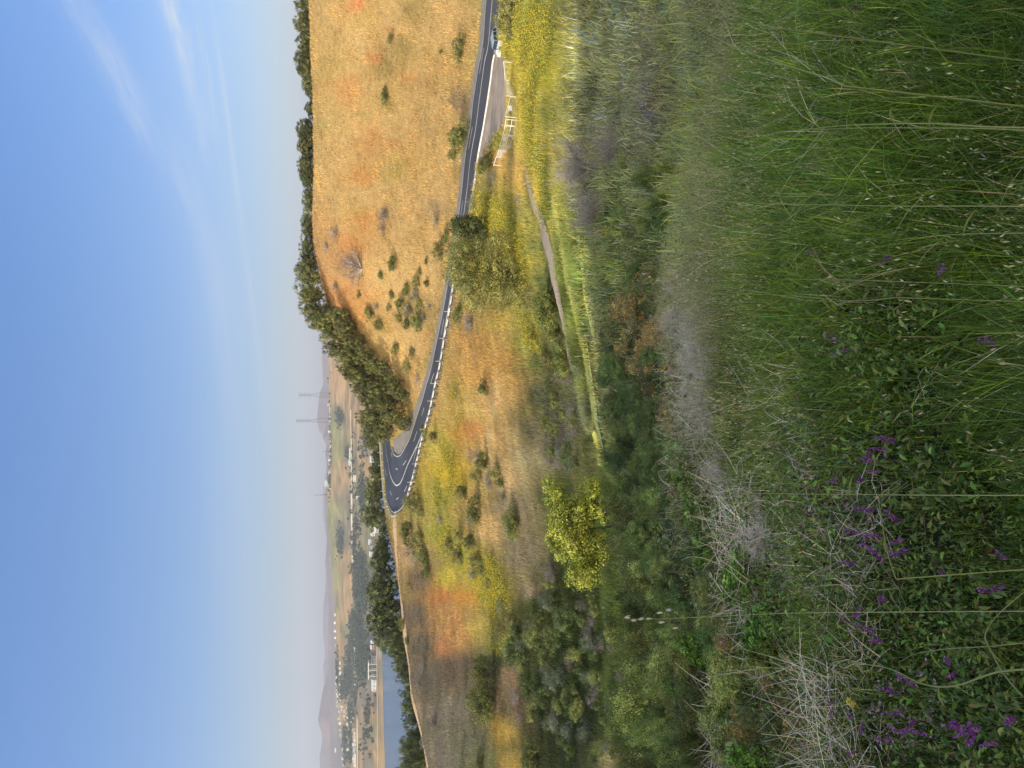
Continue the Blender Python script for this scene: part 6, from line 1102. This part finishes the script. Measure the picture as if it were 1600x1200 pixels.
def houses():
    hv = [house_mesh(13, 10, 6, M['roofa']), house_mesh(16, 11, 5, M['roofb']), house_mesh(11, 11, 7, M['roofc']), house_mesh(20, 12, 6, M['roofa']), house_mesh(15, 10, 7, M['roofb'])]; g = np.random.default_rng(61)
    rows = {
     'in the ridge row below the two tall pylons': [(515, y) for y in (632, 637, 643, 649, 655, 661, 668, 674, 682, 688)] , 'between pylons and lone mast': [(516, y) for y in (695, 699, 703, 708, 713, 718, 723, 727, 732, 737, 741, 748, 753, 758, 763)],
     'on the ridge over the waterfront': [(526.5, y) for y in (1029, 1034, 1039, 1043, 1048, 1053, 1058, 1064, 1069, 1073, 1078, 1083, 1088, 1091, 1097, 1103)], 'in the second row under the ridge houses': [(532, y) for y in (1036, 1044, 1051, 1060, 1068, 1076, 1084, 1092)],
     'in the pale terrace line above the works': [(556, y) for y in (992, 999, 1005, 1012, 1018, 1024, 1031, 1037, 1043, 1050, 1056, 1063, 1070)], 'in the scattered hillside town': [(538, 1112), (541, 1118), (544, 1107), (547, 1104), (545, 1121), (548, 1127), (551, 1113), (540, 1126), (536, 1103), (549, 1135), (543, 1132), (546, 1115), (538, 1119), (534, 1108), (552, 1122), (547, 1140), (544, 1150), (546, 1160), (545, 1170)],
     'in the big row above the field': [(555, y) for y in (1140, 1145, 1151, 1156, 1163, 1168, 1173, 1179, 1184, 1190, 1195)], 'in the hazy far town': [(531, 1112), (529, 1122), (532, 1130), (530, 1141), (533, 1150), (531, 1162), (534, 1172), (532, 1185), (535, 1195), (526, 1148), (524, 1172), (523, 960), (522, 972), (523, 985), (524, 996), (522, 1008)]}
    for zn, L_ in rows.items():
        T = []
        for i, (x, y) in enumerate(L_):
            P = fhit(x + g.uniform(-.3, .6), y + g.uniform(-.8, .8)); o = obj('town_house', hv[int(g.integers(0, 5))], None, None, None, 'house', 'pale houses ' + zn); s = (.66 if 'big' not in zn else 1.0) * P[1] / 2900 * g.uniform(.85, 1.15); o.location = Vector(P); o.scale = (s, s, s * 1.15); o.rotation_euler = (0, 0, g.uniform(-.5, .5)); c = g.choice([0, 1, 2], p=[.6, .25, .15]); o.color = ((.82, .80, .76, 1), (.72, .62, .50, 1), (.55, .52, .52, 1))[c]; T.append(o)
        number_down(T, '{o} pale house down the picture ' + zn)
houses()
def works():
    def bl(x, y0, y1, hp, col, roof, lab, name='warehouse', depth=22):
        a = fhit(x, (y0 + y1) / 2); s = a[1] / FPX; w = (y1 - y0) * s; h = hp * s; e = empty(name, a, lab, 'building'); B = Box(); B.box((0, 0, h / 2 - 1), (w, depth, h + 2)); obj('wall', B.mesh('wall'), plain_mat('wall_paint', tuple(.78 * q for q in col), .8, 0, .05, .08), e); B = Box(); B.quad([(-w / 2 - .6, -depth / 2 - .6, h + .02), (w / 2 + .6, -depth / 2 - .6, h + .02), (w / 2 + .6, 0, h + 2.6), (-w / 2 - .6, 0, h + 2.6)]); B.quad([(w / 2 + .6, depth / 2 + .6, h + .02), (-w / 2 - .6, depth / 2 + .6, h + .02), (-w / 2 - .6, 0, h + 2.6), (w / 2 + .6, 0, h + 2.6)]); obj('roof', B.mesh('roof'), M[roof], e)
        for k in range(max(2, int(w / 7))): xx = -w / 2 + 3 + k * (w - 6) / max(1, int(w / 7) - 1) ; B = Box(); B.box((xx, -depth / 2 - .03, h * .5), (2.2, .1, h * .35)); obj('window', B.mesh('window'), M['hglass'], e)
    bl(587, 1060, 1077, 4.5, (.75, .78, .78), 'roofc', 'long white waterfront warehouse with pale roof'); bl(587, 1022, 1034, 4.5, (.30, .27, .29), 'roofa', 'dark grey block beside the strait, above the pier'); bl(584, 1007, 1013, 3.5, (.75, .30, .26), 'roofc', 'small red fronted building beside the strait', 'red_building', 12); bl(584, 1000, 1004, 3, (.8, .8, .8), 'roofc', 'tiny white building just above the red fronted one', 'white_building', 12)
    bl(555.5, 742, 752, 2.6, (.85, .80, .60), 'roofc', 'cream shed under the pale far road'); bl(549.5, 718, 727, 3.5, (.60, .70, .66), 'roofc', 'pale green works building over the far road'); bl(548.5, 700, 716, 1.8, (.85, .82, .66), 'roofc', 'long low cream shed left of the dark slope'); bl(584, 713, 722, 4.2, (.82, .84, .86), 'roofc', 'white building behind the oaks at the bend, upper'); bl(586, 723, 730, 3.6, (.78, .80, .84), 'roofc', 'second white building behind the oaks at the bend', 'warehouse', 16); bl(583, 741, 744, 3, (.8, .8, .8), 'roofa', 'small white house peeking over the bend trees', 'white_building', 12)
    bl(585, 822, 836, 4, (.85, .80, .66), 'roofc', 'long cream waterfront shed behind the bend trees'); bl(590, 824, 831, 2.6, (.55, .62, .70), 'roofc', 'pale blue shed at the water behind the bend'); bl(580, 842, 850, 2.6, (.82, .82, .82), 'roofc', 'white shed below the long cream one'); bl(581, 852, 857, 2.2, (.7, .74, .8), 'roofa', 'small grey blue shed near the water', 'warehouse', 14); bl(581, 861, 868, 2.4, (.82, .82, .8), 'roofc', 'white shed beside the dark oaks top'); bl(561, 775, 779, 2.4, (.85, .85, .85), 'roofc', 'tiny lone white shed on the olive slope', 'white_building', 12)
    bl(551, 752, 755, 1.4, (.8, .78, .7), 'roofb', 'tiny house on the far road, below the cream shed', 'white_building', 10); bl(511, 750, 760, 3.5, (.60, .72, .76), 'roofc', 'pale blue reservoir building at the end of the ridge row')
    # loading gantry
    a = fhit(588, 1046); e = empty('loading_gantry', a, 'white steel loading gantry on the waterfront between the sheds', 'gantry'); 
    for x in (-12, 0, 12):
        for yy in (-4, 4): B = Box(); B.rod((x, yy, -1), (x, yy, 15), .5, 4); obj('leg', B.mesh('leg'), M['white'], e)
    B = Box(); B.box((0, 0, 15.5), (34, 9, 1.2)); obj('deck', B.mesh('deck'), M['white'], e)
works()
def lattice(name, x, y, xtop, lab, arms, wbase, cat):
    P = fhit(x, y); H = at_Y(xtop, y, P[1])[2] - P[2]; e = empty(name, P, lab, cat); r = .42 if arms else .5; B = Box(); W = lambda z: wbase * (1 - z / H * .86) / 2 if z < H * .55 else wbase * .13 * (1.3 - .55 * z / H)
    zs = np.linspace(0, H, 15)
    for i in range(14):
        a, b = W(zs[i]), W(zs[i + 1])
        for sx, sy in ((1, 1), (1, -1), (-1, -1), (-1, 1)): B.rod((sx * a, sy * a, zs[i]), (sx * b, sy * b, zs[i + 1]), r, 4)
        for (s1, s2) in (((1, -1), (-1, -1)), ((1, 1), (-1, 1)), ((1, 1), (1, -1)), ((-1, 1), (-1, -1))): B.rod((s1[0] * a, s1[1] * a, zs[i]), (s2[0] * b, s2[1] * b, zs[i + 1]), r * .5, 3); B.rod((s2[0] * a, s2[1] * a, zs[i]), (s1[0] * b, s1[1] * b, zs[i + 1]), r * .5, 3)
    obj('frame', B.mesh('frame'), M['lattice'], e)
    for k in range(arms):
        z = H * (.995 - k * .085); L_ = wbase * (.50 if k % 2 == 0 else .36); B = Box(); B.rod((-L_, 0, z), (L_, 0, z), r * .9, 4); B.rod((-L_, 0, z), (0, 0, z + H * .025), r * .6, 3); B.rod((L_, 0, z), (0, 0, z + H * .025), r * .6, 3)
        for s_ in (-1, 1): B.rod((s_ * L_, 0, z), (s_ * L_, 0, z - 3.5), r * .6, 3)
        obj('cross_arm', B.mesh('cross_arm'), M['lattice'], e)
def towers():
    lattice('power_pylon', 516, 617, 467.5, 'tall grey lattice power pylon on the far ridge, upper of two', 5, 24, 'pylon'); lattice('power_pylon', 517, 657, 463.5, 'tall pale lattice power pylon on the far ridge, lower of two', 5, 22, 'pylon')
    lattice('radio_mast', 507, 773, 490.5, 'thin reddish radio mast standing against the haze on the far ridge', 0, 2.6, 'mast'); lattice('radio_mast', 513, 705, 504, 'short radio mast behind the ridge houses', 0, 2.2, 'mast')
    for i, (x, y, xt, lab) in enumerate(((541, 650, 525, 'thin pole by the dark hillside thicket, upper'), (541, 659, 522, 'thin pole by the dark hillside thicket, lower'), (553, 738, 541, 'thin pole beside the pale green works'), (545, 719, 536, 'thin pole above the pale green works'), (573, 820, 552, 'thin pole above the long cream waterfront shed'), (541, 827, 530, 'thin pole on the green far hillside'))):
        P = fhit(x, y); h = at_Y(xt, y, P[1])[2] - P[2]; e = empty('utility_pole', P, lab, 'pole'); B = Box(); B.rod((0, 0, -1), (0, 0, h), .55, 6); obj('pole', B.mesh('pole'), M['lattice'], e); B = Box(); B.rod((-3, 0, h * .95), (3, 0, h * .95), .3, 4); obj('cross_arm', B.mesh('cross_arm'), M['lattice'], e)
towers()
def far_lines():
    def rib(name, pts, w, mat, lift):
        c = FAR.hit(*catmull(pts, 160).T, 1400); c = c[~np.isnan(c[:, 0])]; d = np.gradient(c[:, :2], axis=0); d /= np.linalg.norm(d, axis=1)[:, None] + 1e-9; s = np.stack([-d[:, 1], d[:, 0]], 1) * w / 2
        G = c[:, None, :2] + s[:, None] * np.linspace(-1, 1, 3)[None, :, None]; V = np.concatenate([G, FAR.z(G[..., 0], G[..., 1])[..., None] + lift], -1); obj(name, mesh_np(name, V.reshape(-1, 3), [grid_faces(len(c), 3)]), mat, kind='structure')
    pale = plain_mat('pale_road_cut', (.74, .62, .40), .9, 0, .02, .1)
    rib('far_road', [(549, 640), (549.5, 680), (550, 705), (550.5, 740), (550.5, 800), (551, 850), (552, 880)], 34, pale, 2.0); rib('shore_road', [(590, 960), (589.8, 1040), (590.2, 1100), (590.6, 1210)], 9, pale, 1.0); rib('field_road', [(559, 1120), (559, 1160), (559.5, 1210)], 24, pale, 1.5)
far_lines()
def far_woods():
    g = np.random.default_rng(71); p = Parts(); A = []
    for x, y, sx, sy, n in ((533, 652, 5, 10, 90), (545, 708, 3, 10, 50), (568, 770, 5, 25, 160), (533, 845, 4, 16, 160), (555, 845, 4, 14, 60), (563, 890, 8, 22, 420), (567, 930, 8, 22, 380), (560, 985, 9, 24, 420), (568, 1030, 8, 24, 360), (545, 1045, 5, 24, 240), (537, 1075, 6, 16, 160), (549, 1110, 3, 14, 70), (541, 1165, 3, 30, 150), (549, 1160, 2.5, 28, 110), (575, 1130, 7, 40, 90), (517, 690, 1.5, 50, 80), (516, 750, 1.2, 16, 60), (528, 1050, 1.5, 34, 110), (520, 925, 1, 5, 20), (551, 1000, 4, 26, 140), (552, 745, 4, 50, 60), (556, 1080, 3, 24, 80), (513, 595, 1, 5, 14), (570, 700, 6, 20, 40), (560, 820, 4, 20, 40)):
        q = FAR.hit(g.normal(x, sx * .7, n), g.normal(y, sy * .7, n), 1400); A.append(q[~np.isnan(q[:, 0])])
    P = np.concatenate(A); n = len(P); H = g.uniform(5, 12, n) * g.uniform(.6, 1.1, n); W = H * g.uniform(.45, .75, n)
    for k in range(26):
        d = rand_dirs(n, g); o = P + d * np.stack([W, W, H * .42], 1) * g.uniform(.6, 1, (n, 1)) + np.stack([0 * H, 0 * H, H * .55], 1); p.add(*leaves(o, unit(d + rand_dirs(n, g) * .5), H * .42, jitter((.075, .095, .045), n, .22, g), .8, g))
    obj('far_woods', p.mesh('far_woods'), M['leaf'], label='distant dark woods and garden trees on the far shore', cat='woods', kind='stuff')
far_woods()
# ---------------------------------------------------------------- the air
def haze():
    a = (-13000, -3000, -113.5); b = (13000, 13500, 420.0)
    V = np.array([(x, y, z) for z in (a[2], b[2]) for y in (a[1], b[1]) for x in (a[0], b[0])], float)
    Fq = np.array([[0, 2, 3, 1], [4, 5, 7, 6], [0, 1, 5, 4], [2, 6, 7, 3], [0, 4, 6, 2], [1, 3, 7, 5]])
    mt = bpy.data.materials.new('haze'); mt.use_nodes = True; nt = mt.node_tree; nt.nodes.clear()
    o = nt.nodes.new('ShaderNodeOutputMaterial'); v = nt.nodes.new('ShaderNodeVolumePrincipled')
    v.inputs['Color'].default_value = (.68, .72, .84, 1); v.inputs['Density'].default_value = 0.92e-4; v.inputs['Anisotropy'].default_value = .1
    nt.links.new(v.outputs[0], o.inputs['Volume'])
    obj('haze', mesh_np('haze', V, [Fq]), mt, kind='stuff')
haze()
